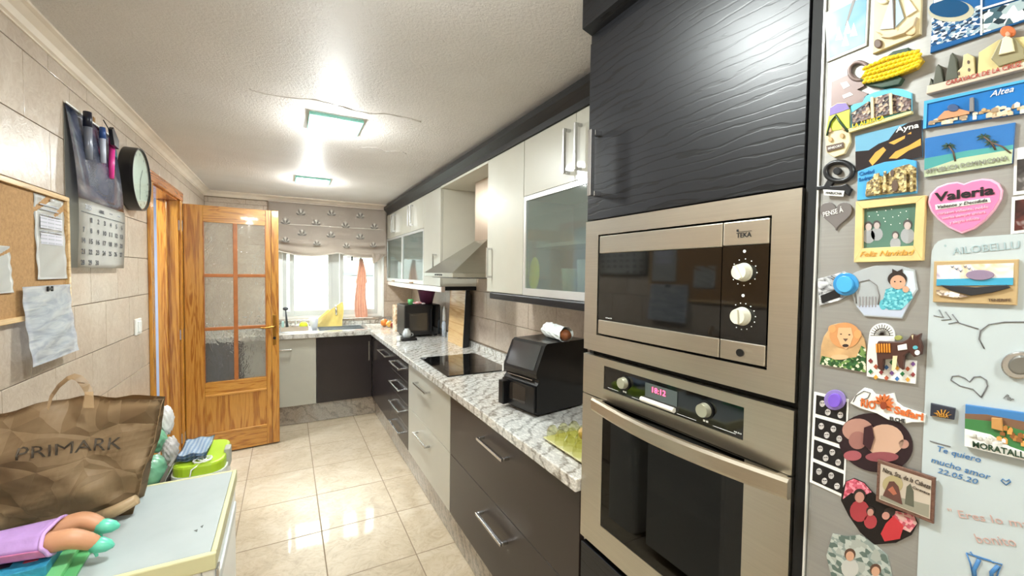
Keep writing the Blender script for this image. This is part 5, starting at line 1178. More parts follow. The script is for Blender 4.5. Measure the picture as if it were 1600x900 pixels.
poly(r, 'yellow_base', [(1326, 201), (1424, 173), (1424, 177), (1326, 207)], .0041, .011, c('base_y', 'D9CB8A')); ftext(r, 'LA ALBERCA', (1332, 200), (1382, 186), 6, c_yel, .0112, bold=.02)
# 9 night town
q = [(1336, 212), (1440, 187), (1441, 245), (1337, 267)]
r = magnet('night_town_magnet', 'flat magnet of a golden-lit town at dusk lettered Ayna', 'magnet', q, .003, c('dusk_sky', '6FA6C2', .2)); s_, P = quad_in(q, 0, 1, 0, 1)
poly(r, 'printed_hill', [P(0, .45), P(.2, .5), P(.35, .38), P(.5, .34), P(.62, .1), P(.8, .0), P(1, 0), P(1, 1), P(0, 1)], .0031, .0034, c('dark_hill', '2A2426', .2))
for pts in ([(.2,.8),(.3,.6),(.42,.5),(.46,.6),(.35,.8),(.25,.95)], [(.5,.42),(.75,.32),(.74,.4),(.58,.5)], [(.5,.85),(.6,.7),(.8,.62),(.98,.5),(.98,.68),(.8,.75),(.62,.9)], [(.78,.3),(.84,.26),(.84,.32)]): poly(r, 'printed_lit_houses', [P(*a) for a in pts], .0035, .0038, MC('mag_gold', ('D99A3A', 'F0CE86', '9A6426', 'E8B45C'), 300, .25, 0))
ftext(r, 'Ayna', (1400, 207), (1436, 199), 8, c_white, .0036, bold=.015)
# 10 cathedral
q = [(1340, 268), (1360, 260), (1382, 253), (1398, 251), (1413, 248), (1431, 251), (1432, 302), (1339, 313)]
r = magnet('cathedral_magnet', 'magnet of a sand-coloured stone cathedral against bright blue sky', 'magnet', q, .004, c('cath_sky', '4FA4DA', .25), .0006)
m_stone = MC('mag_stone', ('C2AC72', '8F7A4C', 'D6C48E', '6E5C3A'), 320, .5, .4)
poly(r, 'nave', [(1352, 302), (1354, 285), (1362, 280), (1366, 272), (1380, 276), (1398, 262), (1420, 256), (1431, 262), (1431, 298), (1352, 307)], .0041, .007, m_stone, .0005)
poly(r, 'tower', [(1364, 303), (1365, 272), (1373, 270), (1375, 303)], .0071, .010, m_stone, .0005); poly(r, 'arch', ell(1398, 290, 5, 9, 16), .0071, .0085, c_brown); poly(r, 'arch', ell(1394, 270, 3, 5, 16), .0071, .0082, c_brown); 
for a in (1380, 1412, 1422): poly(r, 'buttress', [(a, 300), (a+.5, 268), (a+4, 267), (a+4, 299)], .0071, .010, m_stone)
ftext(r, 'Ciudad', (1343, 275), (1366, 270), 6, c_blue, .0042); ftext(r, 'Rodrigo', (1343, 284), (1364, 279), 6, c_blue, .0042)
# 11 black letter
r = thing('black_letter_magnet', 'black looped letter magnet with a small white label under it', 'magnet', FP(1310, 275), 'fridge magnets')
obj('loop', B().rings([FP(1311+21*math.cos(a), 268+15*math.sin(a), .004) for a in [2*math.pi*k/30 for k in range(31)]], .0038, 8, False), c_dk, r, True)
poly(r, 'dot', ell(1307, 267, 6, 6, 16), .0003, .006, c_dk, .001); poly(r, 'stem', [(1293, 280), (1303, 283), (1296, 294), (1276, 297), (1275, 291), (1287, 290)], .0003, .006, c_dk, .001)
poly(r, 'foot', [(1291, 291), (1313, 290), (1322, 287), (1330, 295), (1325, 306), (1316, 299), (1293, 298)], .0003, .006, c_dk, .001); poly(r, 'label_plate', [(1286, 296), (1319, 298), (1317, 307), (1288, 305)], .0061, .0075, c_white); ftext(r, 'MARUCHA', (1290, 303), (1315, 304.5), 4, c_dk, .0076)
# 12 grey heart
def heart(cx, cy_, w_, h_, n=36, sk=0):
    out = []
    for k in range(n):
        t = 2*math.pi*k/n; x_ = 16*math.sin(t)**3/17; y_ = -(13*math.cos(t)-5*math.cos(2*t)-2*math.cos(3*t)-math.cos(4*t))/15
        out.append((cx+x_*w_/2, cy_+y_*h_/2+sk*x_))
    return out
r = magnet('grey_heart_magnet', 'small grey heart magnet reading PENSE Á', 'magnet', heart(1306, 334, 54, 46), .004, c('heart_grey', '6E6866', .4), .001); ftext(r, 'PENSE Á', (1287, 339), (1318, 331), 7.5, c_white, .0041)
# 13 framed family photo
q = [(1337, 315), (1446, 305), (1441, 407), (1334, 410)]; qi = [(1348, 326), (1431, 317), (1427, 384), (1347, 388)]
r = thing('framed_photo_magnet', 'light wooden photo frame magnet reading Feliz Navidad', 'magnet', FP(1390, 360), 'fridge magnets')
for pts in ([q[0], q[1], qi[1], qi[0]], [q[1], q[2], qi[2], qi[1]], [q[2], q[3], qi[3], qi[2]], [q[3], q[0], qi[0], qi[3]]): poly(r, 'frame_side', pts, .0003, .008, c_wood, .0005)
s_, P = quad_in(qi, 0, 1, 0, 1); poly(r, 'photo', qi, .0003, .003, c('photo_green', '56786A', .25))
people(r, [(1357, 354, 6), (1370, 352, 5.5), (1399, 368, 5), (1418, 352, 6.5)], .0031, c('grey_skin', 'B9ABA6'), c('grey_hair', '4A4644'), c('grey_cloth', '9A9C9E'))
for k in range(18):
    a = (1356+12*(k % 6)+(k*7 % 5), 326+(k//6)*10+(k*5 % 7)); poly(r, 'light_dot', ell(a[0], a[1], .9, .9, 6), .0031, .0034, c_white)
ftext(r, 'Feliz Navidad', (1344, 401), (1429, 398), 8, c_gold, .0081, shear=.35)
# 14 Altea
q = [(1444, 158), (1606, 123), (1606, 176), (1442, 201)]
r = magnet('white_town_magnet', 'vivid blue framed magnet of a domed town lettered Altea', 'magnet', q, .005, c('altea', '1C6FB8', .2), .001); s_, P = quad_in(q, 0, 1, 0, 1)
poly(r, 'rim', [P(0, 0), P(1, 0), P(1, .07), P(0, .12)], .0051, .0065, c('altea_rim', '4FA6DC', .2)); poly(r, 'rim', [P(0, .12), P(.03, .12), P(.03, 1), P(0, 1)], .0051, .0065, c('altea_rim', '4FA6DC', .2))
relief(r, 'tiny_house', P, 46, (.04, .94), (.66, .90), (.07, .13), .0051, (c('ad', 'C9B596'), c('ae', 'E2D8C2'), c('af', '9C8468'), c_tan, c('ag', 'D9C7A8')), 5)
poly(r, 'church_body', [P(.14, .68), P(.2, .5), P(.33, .5), P(.44, .66), P(.44, .74), P(.14, .78)], .0052, .008, c('terracotta', 'C08A62')); poly(r, 'dome', ell(*P(.28, .44), 9, 6), .0052, .009, c('dome', '2F4C78'), .0008); poly(r, 'bell_tower', [P(.44, .22), P(.475, .22), P(.48, .68), P(.44, .68)], .0052, .009, c_grey)
ftext(r, 'Altea', (1547, 152), (1584, 143), 9, c_white, .0052, shear=.3)
# 15 palm beach
q = [(1445, 216), (1586, 191), (1581, 255), (1444, 277)]
r = magnet('palm_beach_magnet', 'flat magnet of leaning palms on a tropical beach', 'magnet', q, .004, c('tropic', '2E6EB0', .2)); s_, P = quad_in(q, 0, 1, 0, 1)
poly(r, 'printed_lagoon', [P(0, .52), P(.5, .50), P(1, .55), P(1, .72), P(0, .80)], .0041, .0043, c('lagoon', '4C9A98', .2)); poly(r, 'printed_sand', [P(0, .82), P(.4, .66), P(1, .66), P(1, 1), P(0, 1)], .0044, .0046, c('sandw', 'B4C0A0', .2))
for (x0, y0, x1, y1) in ((.35, .72, .27, .30), (.80, .60, .66, .22), (.98, .75, .75, .40)):
    a, b_ = P(x0, y0), P(x1, y1); fstroke(r, [a, ((a[0]+b_[0])/2+2, (a[1]+b_[1])/2-2), b_], .0009, c_brown, .0048, 'printed_trunk')
    for k in range(8):
        an = k*math.pi/4+.3; e_ = (b_[0]+13*math.cos(an), b_[1]+8*math.sin(an)+3); poly(r, 'printed_frond', [(b_[0], b_[1]-1.2), ((b_[0]+e_[0])/2, (b_[1]+e_[1])/2-2.5), e_, (b_[0], b_[1]+1.2)], .0049, .0052, c('palm', '2F4A3A', .3))
ftext(r, 'REPUBLICA DOMINICANA', (1447, 271), (1575, 250), 6.5, c_grey, .0053)
# 16 pink heart
hp = [(1506, 287), (1495, 284), (1480, 286), (1464, 292), (1453, 303), (1449, 316), (1454, 330), (1465, 343), (1482, 356), (1502, 365), (1522, 358), (1540, 344), (1554, 328), (1564, 311), (1566, 297), (1560, 286), (1549, 280), (1535, 279), (1519, 282)]
r = magnet('pink_heart_magnet', 'large pink heart magnet lettered Valeria', 'magnet', hp, .005, c('heart_edge', 'F0B4CC', .35), .001)
cx, cy_ = 1508, 320; poly(r, 'pink_face', [(cx+(x-cx)*.94, cy_+(y-cy_)*.93) for x, y in hp], .0051, .0056, c_pink)
ftext(r, 'Valeria', (1460, 315), (1554, 303), 13, c_dk, .0057, bold=.03); poly(r, 'white_pill', [(1461, 320), (1546, 309), (1548, 316), (1462, 328)], .0057, .0062, c_white)
ftext(r, 'Valiente y Decidida', (1465, 326), (1543, 315), 5, c_dk, .0063, shear=.2)
for a, b_, s2 in (((1465, 336), (1544, 325), 'corazon valiente, noble'), ((1472, 343), (1540, 333), 'sonrisa siempre sincera'), ((1484, 350), (1530, 343), 'y alegria infinita')): ftext(r, s2, a, b_, 4.5, c('pale_pink', 'F3C3D6'), .0057)
# 17 photos at the right edge
for lab, q in (('dark instant photo with white border at the right edge, beside the palm beach magnet', [(1585, 232), (1625, 226), (1625, 300), (1583, 305)]), ('reddish dark instant photo at the right edge beside the pink heart', [(1581, 308), (1625, 302), (1625, 360), (1579, 366)])):
    r = magnet('instant_photo', lab, 'photo', q, .0015, c_white, 0, group='photos on the fridge'); s_, P = quad_in(q, .12, .9, .25 if 'palm' in lab else .1, .92)
    poly(r, 'picture', s_, .0016, .0019, MN('mag_dkphoto' if 'palm' in lab else 'mag_dkphoto2', ((.35, '141314'), (.6, '55504E' if 'palm' in lab else '5A2A26'), (.75, 'C9C4C0')), 30, .2, 1))
# whiteboard
wbq = [(1455, 402), (1456, 392), (1460, 383), (1466, 377), (1476, 373.5), (1640, 362), (1640, 1010), (1428, 1010)]
wb_ = thing('magnetic_whiteboard', 'white magnetic board with handwriting stuck to the fridge door', 'whiteboard', FP(1520, 650)); TW = .0012
poly(wb_, 'board', wbq, .0002, TW, M('whiteboard_film', 'B9C3C5', .35, 0, .01), 0)
m_pg = M('faded_grey_ink', '9FB4B8', .6); m_pb = M('blue_ink', '3E74A8', .5); m_pk = M('grey_ink', '6A6A6C', .5); m_pr = M('faded_red_ink', 'C4A49C', .5)
ftext(wb_, 'AILOBELLU', (1489, 398), (1594, 388), 11, m_pg, TW)
poly(wb_, 'ink_dot', ell(1477, 384, 2, 2, 10), TW, TW+.0003, m_pg)
for pts in ([(1459, 493), (1474, 496), (1467, 484)], [(1471, 500), (1486, 499), (1477, 487)], [(1482, 506), (1497, 503), (1488, 491)], [(1497, 504), (1529, 514)], [(1538, 545), (1530, 530), (1532, 517), (1545, 507), (1570, 503), (1610, 503)],
            [(1533, 621), (1520, 608), (1500, 603), (1486, 594), (1488, 588), (1498, 587), (1508, 591), (1515, 597), (1522, 589), (1532, 588), (1541, 594), (1543, 603), (1539, 611), (1533, 621)], [(1453, 689), (1485, 698)]):
    fstroke(wb_, pts, .0007, m_pk, TW+.0005)
ftext(wb_, 'Te quiero', (1465, 705), (1533, 723), 9, m_pb, TW, shear=.2); ftext(wb_, 'mucho amor', (1455, 722), (1548, 750), 9, m_pb, TW, shear=.2); ftext(wb_, '22.05.20', (1465, 738), (1528, 757), 8, m_pb, TW, shear=.2)
fstroke(wb_, [(1572, 758), (1564, 751), (1567, 748), (1572, 752), (1577, 749), (1579, 753), (1572, 758)], .0006, m_pb, TW+.0004)
ftext(wb_, '" Eres lo mas', (1484, 806), (1622, 828), 11, m_pr, TW); ftext(wb_, 'bonito', (1528, 848), (1590, 854), 13, m_pr, TW); ftext(wb_, 'Por', (1568, 622), (1582, 628), 8, m_pk, TW, shear=.2)
for pts in ([(1510, 864), (1516, 880), (1521, 905)], [(1510, 864), (1530, 872), (1566, 882), (1560, 893), (1556, 908)], [(1516, 862), (1520, 867), (1548, 876), (1553, 880)]): fstroke(wb_, pts, .0008, m_pb, TW+.0005)
fstroke(wb_, [(1530, 874), (1522, 890), (1524, 908)], .002, m_pb, TW+.0005); fstroke(wb_, [(1560, 884), (1549, 895), (1550, 908)], .002, m_pb, TW+.0005)
# 18 Tenerife
q = [(1459, 408), (1591, 405), (1588, 477), (1457, 472)]
r = magnet('painted_beach_magnet', 'sand-coloured painted beach magnet high on the whiteboard', 'magnet', q, .006, c('sand_pl', 'B79C70'), .001, TW+.0002); s_, P = quad_in(q, 0, 1, 0, 1)
poly(r, 'painted_sky', [P(.04, .1), P(.95, .08), P(.95, .42), P(.04, .45)], .0061, .0064, MN('mag_dawn', ((.35, 'E2C49A'), (.5, 'EDE6E2'), (.65, '9A8CA8')), 30, .4, 1)); poly(r, 'painted_sea', [P(.04, .44), P(.95, .40), P(.95, .56), P(.04, .60)], .0065, .0072, c('sea', '3F9EC0', .25))
poly(r, 'dark_rock', [P(.08, .58), P(.5, .62), P(.88, .56), P(.92, .62), P(.7, .74), P(.45, .82), P(.2, .70)], .0073, .009, c('lava', '26262A'), .0006); poly(r, 'surf', [P(.04, .70), P(.2, .72), P(.42, .84), P(.3, .88), P(.05, .82)], .0065, .0085, MC('mag_surf', ('CDBBA4', '8A7768', 'EDE4D8'), 260, .5, .5)); poly(r, 'cliff', ell(*P(.55, .34), 22, 8), .0066, .009, c('lilac_rock', '8E7C94'), .0006)
for k in range(6): x_, y_ = P(.22+.05*k, .13+.05*(k % 3)); poly(r, 'bird', [(x_-3, y_-1), (x_, y_+1), (x_+3, y_-1), (x_, y_+3)], .0066, .0072, c('bird', '4A5C78'))
ftext(r, 'TENERIFE', (1544, 471), (1580, 471), 4.5, c_brown, .0062)
# 19 baby photo
q = [(1333, 427), (1350, 420), (1368, 415), (1392, 413), (1410, 416), (1429, 422), (1431, 438), (1434, 452), (1424, 468), (1416, 484), (1409, 498), (1380, 496), (1350, 494), (1338, 478), (1331, 461), (1330, 442)]
r = magnet('baby_photo_magnet', 'irregular cut-out photo magnet of a baby in a turquoise outfit', 'magnet', q, .003, c('photo_grey', 'A9AEB0', .2), .0004)
poly(r, 'printed_floor', [(1338, 478), (1420, 474), (1409, 496), (1350, 492)], .0031, .0033, c('lav', 'B4BCCC', .2)); poly(r, 'printed_backdrop', [(1412, 422), (1427, 424), (1431, 452), (1416, 474), (1400, 452)], .0031, .0033, c('pale_bd', 'C6D2DC', .2))
fstroke(r, [(1338, 474), (1336, 452), (1344, 440), (1358, 437), (1370, 446), (1374, 462), (1372, 476)], .0008, c_grey, .0036, 'printed_arch'); 
for k in range(6): poly(r, 'printed_bar', [(1342+5*k, 464), (1344+5*k, 463), (1344+5*k, 480), (1342+5*k, 480)], .0034, .0036, c('bar', '8E8A8C'))
poly(r, 'printed_clothes', [(1384, 452), (1400, 448), (1424, 456), (1426, 466), (1408, 484), (1388, 484), (1378, 476)], .0036, .0039, MC('mag_knit', ('4FA6B4', '7CC4CC', '3A8C9C'), 400, .4, 0)); poly(r, 'printed_sleeve', ell(1380, 476, 6, 8), .0034, .0036, c_aqua)
poly(r, 'printed_hair', ell(1402, 436, 15, 12), .004, .0042, c_hair); poly(r, 'printed_face', ell(1403, 441, 12, 11), .0043, .0045, c_skin); poly(r, 'printed_bow', [(1394, 420), (1402, 424), (1410, 420), (1410, 428), (1402, 425), (1394, 428)], .0043, .0046, c_hair)
for a in (1398, 1407): poly(r, 'printed_eye', ell(a, 440, 1.3, 1.1, 8), .0046, .0048, c_dk)
poly(r, 'printed_hand', ell(1415, 452, 5, 5), .0043, .0046, c_skin)
# 20 blue button with foil sachet
q = [(1277, 436), (1300, 430), (1318, 424), (1338, 436), (1340, 446), (1326, 462), (1310, 470), (1280, 478)]
r = thing('foil_sachet', 'clear and silver foil sachet held under the blue round magnet', 'sachet', FP(1300, 455), 'things pinned on the fridge'); poly(r, 'foil', q, .0003, .003, MN('mag_foil', ((.35, '4A4A4C'), (.5, 'B4B6B8'), (.7, 'E8EAEC')), 30, .15, 2, (1, 1, 2), .4), .0006)
poly(r, 'dark_print', [(1282, 462), (1312, 450), (1313, 464), (1284, 474)], .0031, .0034, c_dk)
r = magnet('blue_round_magnet', 'bright blue round button magnet over the foil sachet', 'magnet', ell(1321, 444, 20, 18), .006, c('clear_blue', '3E8EC4', .15), .0012, .0036); poly(r, 'button', ell(1319, 444, 13, 13), .0061, .011, c('bright_blue', '4AA6DC', .25), .001)
# 21 lion
q = [(1294, 516), (1298, 508), (1310, 505), (1320, 504), (1332, 510), (1343, 519), (1350, 530), (1353, 545), (1353, 582), (1330, 578), (1305, 573), (1281, 569), (1283, 540), (1287, 526)]
r = magnet('lion_magnet', 'cut-out magnet of a lion lying in green grass', 'magnet', q, .003, c('lion_body', 'C49E70', .4, vary=.15, vs=60), .0004)
poly(r, 'printed_grass', [(1281, 569), (1284, 556), (1310, 562), (1338, 558), (1346, 540), (1353, 545), (1353, 582)], .0031, .0034, MC('mag_grass', ('2F5A30', '6E8E4C', 'D4D2B8', '24461F'), 260, .4, .2))
poly(r, 'printed_mane', ell(1320, 524, 24, 20), .0035, .0037, c('mane', 'C98E5A')); blobs(r, 'printed_ear', ((1300, 514, 6, 6), (1340, 522, 6, 7)), .0038, .004, c('ear', 'D99A62')); poly(r, 'printed_face', [(1310, 512), (1330, 512), (1333, 526), (1328, 540), (1322, 546), (1314, 540), (1308, 526)], .0038, .0041, c('lionface', 'D6AC82'))
poly(r, 'printed_nose', [(1317, 529), (1325, 529), (1321, 534)], .0042, .0044, c_brown); poly(r, 'printed_mouth', ell(1321, 540, 5, 2.5, 12), .0042, .0044, c_hair); blobs(r, 'printed_eye', ((1314, 522, 1.5, 1), (1327, 523, 1.5, 1)), .0042, .0044, c_hair); poly(r, 'printed_paw', ell(1312, 558, 14, 4), .0038, .0041, c('lionface', 'D6AC82'))
# 22 rose-window tile magnet and 23 donkey
q = [(1358, 522)] + ell(1378, 524, 20, 19, 14, 180, 360) + [(1398, 560), (1432, 564), (1430, 600), (1400, 596), (1354, 588), (1354, 556)]
r = magnet('mosaic_magnet', 'white magnet with a fan window above a patchwork of coloured tiles', 'magnet', q, .003, c_white, .0004)
for k in range(13):
    a = math.radians(180+15*k); fstroke(r, [(1378, 524), (1378+18*math.cos(a), 524+17*math.sin(a))], .0004, c_hair, .0032, 'printed_spoke')
fstroke(r, [(1378+12*math.cos(math.radians(180+10*k)), 524+11*math.sin(math.radians(180+10*k))) for k in range(19)], .0004, c_hair, .0034, 'printed_arc')
cols = (c('t1', '8A3A3A'), c('t2', '3E6EA8'), c('t3', '2F7A4A'), c('t4', 'B45A3C'), c('t5', '6E4A86'), c('t6', 'D49A3A'))
for i in range(9):
    for j in range(4):
        x_, y_ = 1360+8.3*i, 564+8.3*j+1.2*i*.5
        if (i+j) % 2 == 0 and x_ < 1428 and y_ < 594+(i*.8): poly(r, 'mosaic_tile', [(x_-3.6, y_), (x_, y_-3.9), (x_+3.6, y_), (x_, y_+3.9)], .0031, .0040, cols[(i*2+j) % 6])
r = magnet('donkey_magnet', 'brown donkey magnet with orange striped saddlebags', 'magnet', [(1368, 540), (1372, 533), (1395, 534), (1410, 534), (1418, 530), (1424, 522), (1430, 524), (1438, 521), (1436, 530), (1440, 542), (1438, 554), (1428, 558), (1420, 550), (1412, 556), (1410, 578), (1404, 574), (1400, 560), (1380, 562), (1378, 580), (1371, 576)], .012, c('donkey', '4A2C24', .4), .0012, .0048)
for k in range(6): poly(r, 'orange_stripe', [(1368+4*k, 537), (1370.5+4*k, 537), (1371+4*k, 551), (1368.5+4*k, 551)], .0121, .0135, c('sad', 'D98A2E'), .0004)
poly(r, 'white_pack', [(1402, 540), (1416, 537), (1417, 546), (1403, 548)], .0121, .0135, c_white, .0004); poly(r, 'white_muzzle', ell(1433, 551, 4, 4, 12), .0121, .013, c_white); poly(r, 'teal_bridle', ell(1430, 543, 4, 3, 12), .0121, .013, c_aqua); poly(r, 'saddle_flower', ell(1403, 528, 6, 4, 12), .0061, .010, c('olive_flower', '9A9A52'), .0006)
for q_ in ([(1395, 556), (1402, 556), (1400, 574), (1396, 580), (1393, 578)], [(1424, 524), (1427, 523), (1426, 531)]): poly(r, 'pale_outline', q_, .0121, .0128, c_cream)
# 24 photo strip with purple magnet
q = [(1272, 612), (1326, 624), (1319, 778), (1265, 753)]
r = magnet('photo_strip', 'white-edged strip of black and white booth photos low on the fridge', 'photo', q, .0014, c_white, 0, group='photos on the fridge'); s_, P = quad_in(q, 0, 1, 0, 1)
m_bw = c('bw_dark', '1C1B1C', .25); 
for k in range(4):
    v0, v1 = .03+.245*k, .235+.245*k; poly(r, 'photo_frame', [P(.07, v0), P(.95, v0), P(.95, v1), P(.07, v1)], .0015, .0018, m_bw)
    for j, (u_, w_) in enumerate(((.25, .35), (.6, .3), (.42, .72), (.78, .70))):
        x_, y_ = P(u_, v0+(v1-v0)*w_); poly(r, 'printed_face', ell(x_, y_+1, 4.4, 5.2, 12), .0019, .0021, c('bwface', 'BDB8B4', .25, vary=.35, vs=300)); poly(r, 'printed_eyes', [(x_-2.8, y_-.8), (x_-.4, y_-.6), (x_-.4, y_+.4), (x_-2.8, y_+.2)], .0022, .0024, m_bw); poly(r, 'printed_eyes', [(x_+.6, y_-.6), (x_+2.8, y_-.4), (x_+2.8, y_+.5), (x_+.6, y_+.4)], .0022, .0024, m_bw)
magnet('purple_round_magnet', 'purple round button magnet at the top of the photo strip', 'magnet', ell(1304, 625, 17, 16), .005, c('clear_purple', '8C7AB8', .2), .001, .0028); r = bpy.data.objects['purple_round_magnet']; poly(r, 'button', ell(1303, 626, 10, 11), .0051, .009, c('bright_purple', '7C5AC8', .3), .001)
# 25 safari park
q = [(1328, 630), (1334, 622), (1340, 614), (1350, 606), (1361, 609), (1367, 616), (1380, 618), (1396, 614), (1400, 628), (1410, 636), (1446, 648), (1444, 660), (1424, 660), (1415, 662), (1388, 656), (1370, 646), (1344, 638)]
r = magnet('safari_magnet', 'orange and white cut-out lettering magnet above the round photo', 'magnet', q, .004, c_white, .0006)
ftext(r, 'RIO', (1345, 634), (1368, 640), 12, c_or, .0041, bold=.04); ftext(r, 'Safari', (1397, 645), (1443, 657), 11, c_or, .0041, bold=.04); ftext(r, 'ELCHE', (1391, 657), (1415, 661), 6, c_dk, .0041, bold=.02)
for k in range(9):
    a = math.radians(200+25*k); e_ = (1380+17*math.cos(a), 632+17*math.sin(a)); n_ = (-math.sin(a)*3, math.cos(a)*3); m_ = ((1380*.4+e_[0]*.6), (632*.4+e_[1]*.6)); poly(r, 'orange_petal', [(1380, 632), (m_[0]+n_[0], m_[1]+n_[1]), e_, (m_[0]-n_[0], m_[1]-n_[1])], .0042, .0065, c_or)
poly(r, 'flower_heart', ell(1380, 634, 5, 6, 14), .0066, .008, c('rust', '8C3E22')); fstroke(r, [(1333, 628), (1338, 618), (1350, 611), (1360, 614), (1356, 622), (1344, 626)], .0005, c_dk, .0043, 'elephant_outline')
# 26 round photo
q = ell(1368, 692, 58, 46, 40); r = magnet('round_photo', 'large round photo magnet of a sleeping newborn held close', 'photo', [(x, y+(x-1368)*.10) for x, y in q], .002, c('maroon_dark', '2A1B20', .25), 0, group='photos on the fridge')
for nm, e, m_ in (('printed_arm', (1340, 672, 24, 18), c('arm', 'B08476', .3)), ('printed_cheek', (1340, 688, 14, 14), c('cheek', '9A6A62', .3)), ('printed_head', (1382, 688, 30, 25), c('newborn', 'C4A08A', .3)), ('printed_blanket', (1378, 714, 26, 8), c('blanket', '8A4A50', .3)), ('printed_flower', (1332, 712, 14, 8), c('flowerp', 'A0565C', .3)), ('printed_hand', (1412, 694, 8, 7), c('arm', 'B08476', .3))):
    poly(r, nm, ell(*e, 22), .0021+.0002*len(nm[8:])*.2, .0026+.0002*len(nm[8:])*.2, m_)
poly(r, 'printed_hair', [(1350, 668), (1362, 664), (1366, 684), (1360, 704), (1348, 694)], .0042, .0044, c('maroon2', '3A2026', .3))
# 28 heart photo
q = [(1322, 752), (1334, 747), (1350, 754), (1362, 768), (1378, 782), (1398, 796), (1428, 804), (1434, 818), (1424, 836), (1400, 848), (1366, 851), (1344, 832), (1326, 806), (1314, 782), (1316, 764)]
r = magnet('heart_photo', 'heart-shaped family photo with pink roses below the round photo', 'photo', q, .002, c('dk_photo', '1A1616', .25), 0, group='photos on the fridge')
poly(r, 'printed_roses', [(1322, 753), (1334, 748), (1350, 755), (1362, 769), (1350, 774), (1330, 770), (1317, 780)], .0021, .0024, MC('mag_roses', ('C95A6E', 'E08A98', 'A8404E'), 260, .4, .2)); poly(r, 'printed_roses', [(1390, 796), (1428, 805), (1433, 818), (1422, 832), (1400, 822)], .0021, .0024, MC('mag_roses2', ('B4505E', 'D88E94', 'C9A49A'), 260, .4, .2))
poly(r, 'printed_red_dress', [(1384, 818), (1396, 806), (1412, 822), (1406, 842), (1382, 846), (1376, 834)], .0025, .0028, c('reddress', 'B8343A', .3))
people(r, [(1343, 776, 9), (1360, 800, 6)], .0026, c('photo_skin', 'B98678', .3), c_hair, c('red_suit', 'A03A40', .3)); poly(r, 'printed_hair', ell(1390, 800, 9, 7), .0029, .0032, c_hair); poly(r, 'printed_face', ell(1384, 806, 6, 6), .0033, .0035, c('photo_skin', 'B98678', .3))
# 27 card
q = [(1371, 718), (1461, 747), (1458, 819), (1368, 783)]
r = magnet('shrine_card_magnet', 'sepia souvenir plaque with a brown rope border overlapping the heart photo', 'magnet', q, .008, c('rope', '6A4A3C', .5, bump=.5, bs=300), .001, .0040); s_, P = quad_in(q, .06, .94, .08, .92); poly(r, 'card_face', s_, .0081, .0086, c('sepia', 'BDB0A0', .35))
s_, P = quad_in(q, 0, 1, 0, 1); poly(r, 'printed_trees', [P(.5, .8), P(.52, .4), P(.58, .3), P(.64, .45), P(.66, .8)], .0087, .009, c('ptree', '5A5A4C')); poly(r, 'printed_ground', [P(.08, .82), P(.4, .7), P(.92, .62), P(.92, .9), P(.08, .9)], .0087, .0089, c('pground', '8C8878')); poly(r, 'printed_rays', ell(*P(.28, .46), 16, 14), .0087, .0089, c('rays', 'A89A72')); poly(r, 'printed_robe', [P(.12, .80), P(.22, .42), P(.30, .38), P(.38, .46), P(.46, .84)], .0091, .0094, c('robe', '5E3C34')); poly(r, 'printed_robe_light', [P(.2, .62), P(.28, .5), P(.36, .64), P(.3, .7)], .0095, .0097, c('robel', 'A8644C'))
ftext(r, 'Ntra. Sra. de la Cabeza', P(.10, .24), P(.93, .27), 7, c_hair, .0088, shear=.2); ftext(r, 'Caravaca', P(.62, .38), P(.92, .40), 4, c_hair, .0088, shear=.2)
# 29 bottom couple photo
q = [(1301, 834), (1322, 838), (1344, 836), (1366, 850), (1386, 868), (1394, 900), (1394, 930), (1306, 930), (1291, 868)]
r = magnet('couple_photo', 'jagged-edged grey-green photo of a couple at the bottom of the fridge view', 'photo', q, .002, MC('mag_greyprint', ('8A9690', 'B4BAB2', '5E6E66', 'A4A8A0'), 160, .3, 0), 0, group='photos on the fridge')
people(r, [(1328, 868, 8), (1368, 892, 8)], .0021, c_skin, c('brown_hair', '5A4032'), c('pale_shirt', 'B9B8B2'))
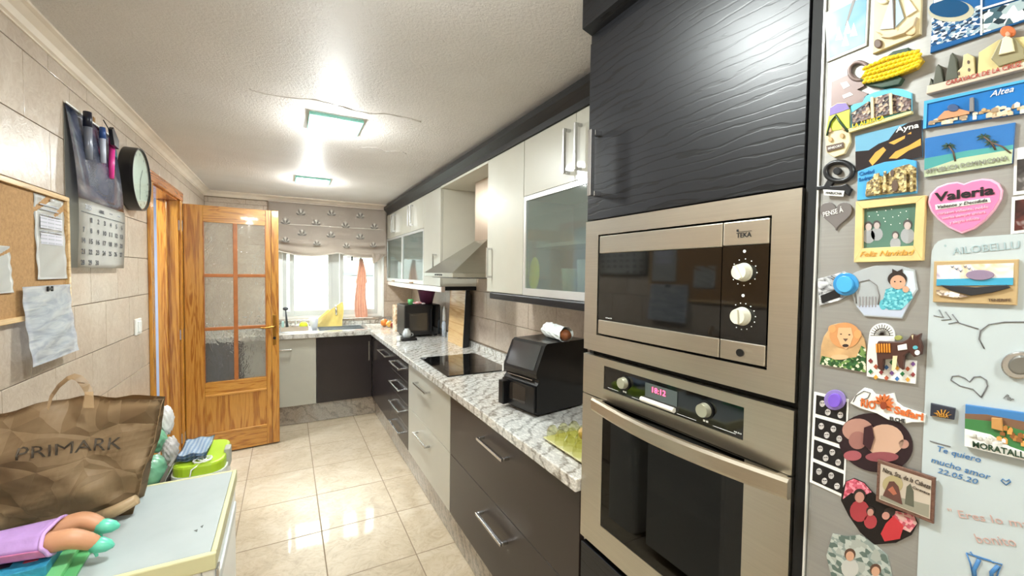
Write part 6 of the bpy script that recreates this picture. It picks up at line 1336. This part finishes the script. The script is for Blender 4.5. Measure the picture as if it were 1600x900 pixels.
# 30 small plaque, 31 Moratalla, 32 steel knob
q = [(1454, 630), (1492, 638), (1490, 656), (1453, 650)]; r = magnet('small_gold_magnet', 'tiny dark plaque magnet with gold rays on the whiteboard', 'magnet', q, .005, c('plaque', '2C2F3C'), .0008, TW+.0002)
for k in range(7): a = math.radians(190+25*k); poly(r, 'gold_ray', [(1472, 652), (1472+15*math.cos(a)-1, 652+12*math.sin(a)), (1472+15*math.cos(a)+1, 652+12*math.sin(a))], .0051, .0058, c_gold)
ftext(r, 'YECLA', (1463, 650), (1482, 653), 6, c_gold, .0059)
q = [(1508, 632), (1622, 648), (1622, 724), (1507, 697)]; r = magnet('hill_town_magnet', 'relief magnet of a castle hill town lettered Moratalla on the whiteboard', 'magnet', q, .006, c('mor_sky', '3E78B0', .3), .001, TW+.0002); s_, P = quad_in(q, 0, 1, 0, 1)
poly(r, 'ridge', [P(0, .22), P(.3, .16), P(1, .20), P(1, .45), P(0, .45)], .0061, .007, c('ridge', '7A5A44')); poly(r, 'green_hill', [P(0, .34), P(.35, .30), P(1, .42), P(1, .9), P(0, .62)], .0071, .008, c('ghill', '3E7A44')); poly(r, 'white_town', [P(0, .58), P(.35, .6), P(.62, .78), P(1, .86), P(1, 1), P(0, 1)], .0071, .0085, c_white)
relief(r, 'tiny_house', P, 20, (.40, .92), (.36, .64), (.09, .12), .0081, (c('ocre', 'B47C3E'), c('ocre2', 'D49A52'), c('ocre3', '8E5C30')), 8); relief(r, 'tiny_house', P, 16, (.04, .5), (.64, .76), (.07, .07), .0086, (c_white, c('offw', 'CFCFC8')), 9); poly(r, 'castle', [P(.36, .46), P(.36, .22), P(.5, .20), P(.52, .48)], .0081, .011, c('castle', 'C08E52'), .0006)
ftext(r, 'MORATALLA', (1520, 698), (1614, 719), 9, c_dgreen, .0088, bold=.02)
r = magnet('steel_round_magnet', 'round polished steel magnet at the right edge of the whiteboard', 'magnet', ell(1592, 571, 29, 22, 32), .006, m_chrome, .002, TW+.0002); poly(r, 'dished_centre', ell(1594, 571, 20, 15, 28), .0061, .010, M('knob_steel', '8E8E8A', .3, .8), .002)
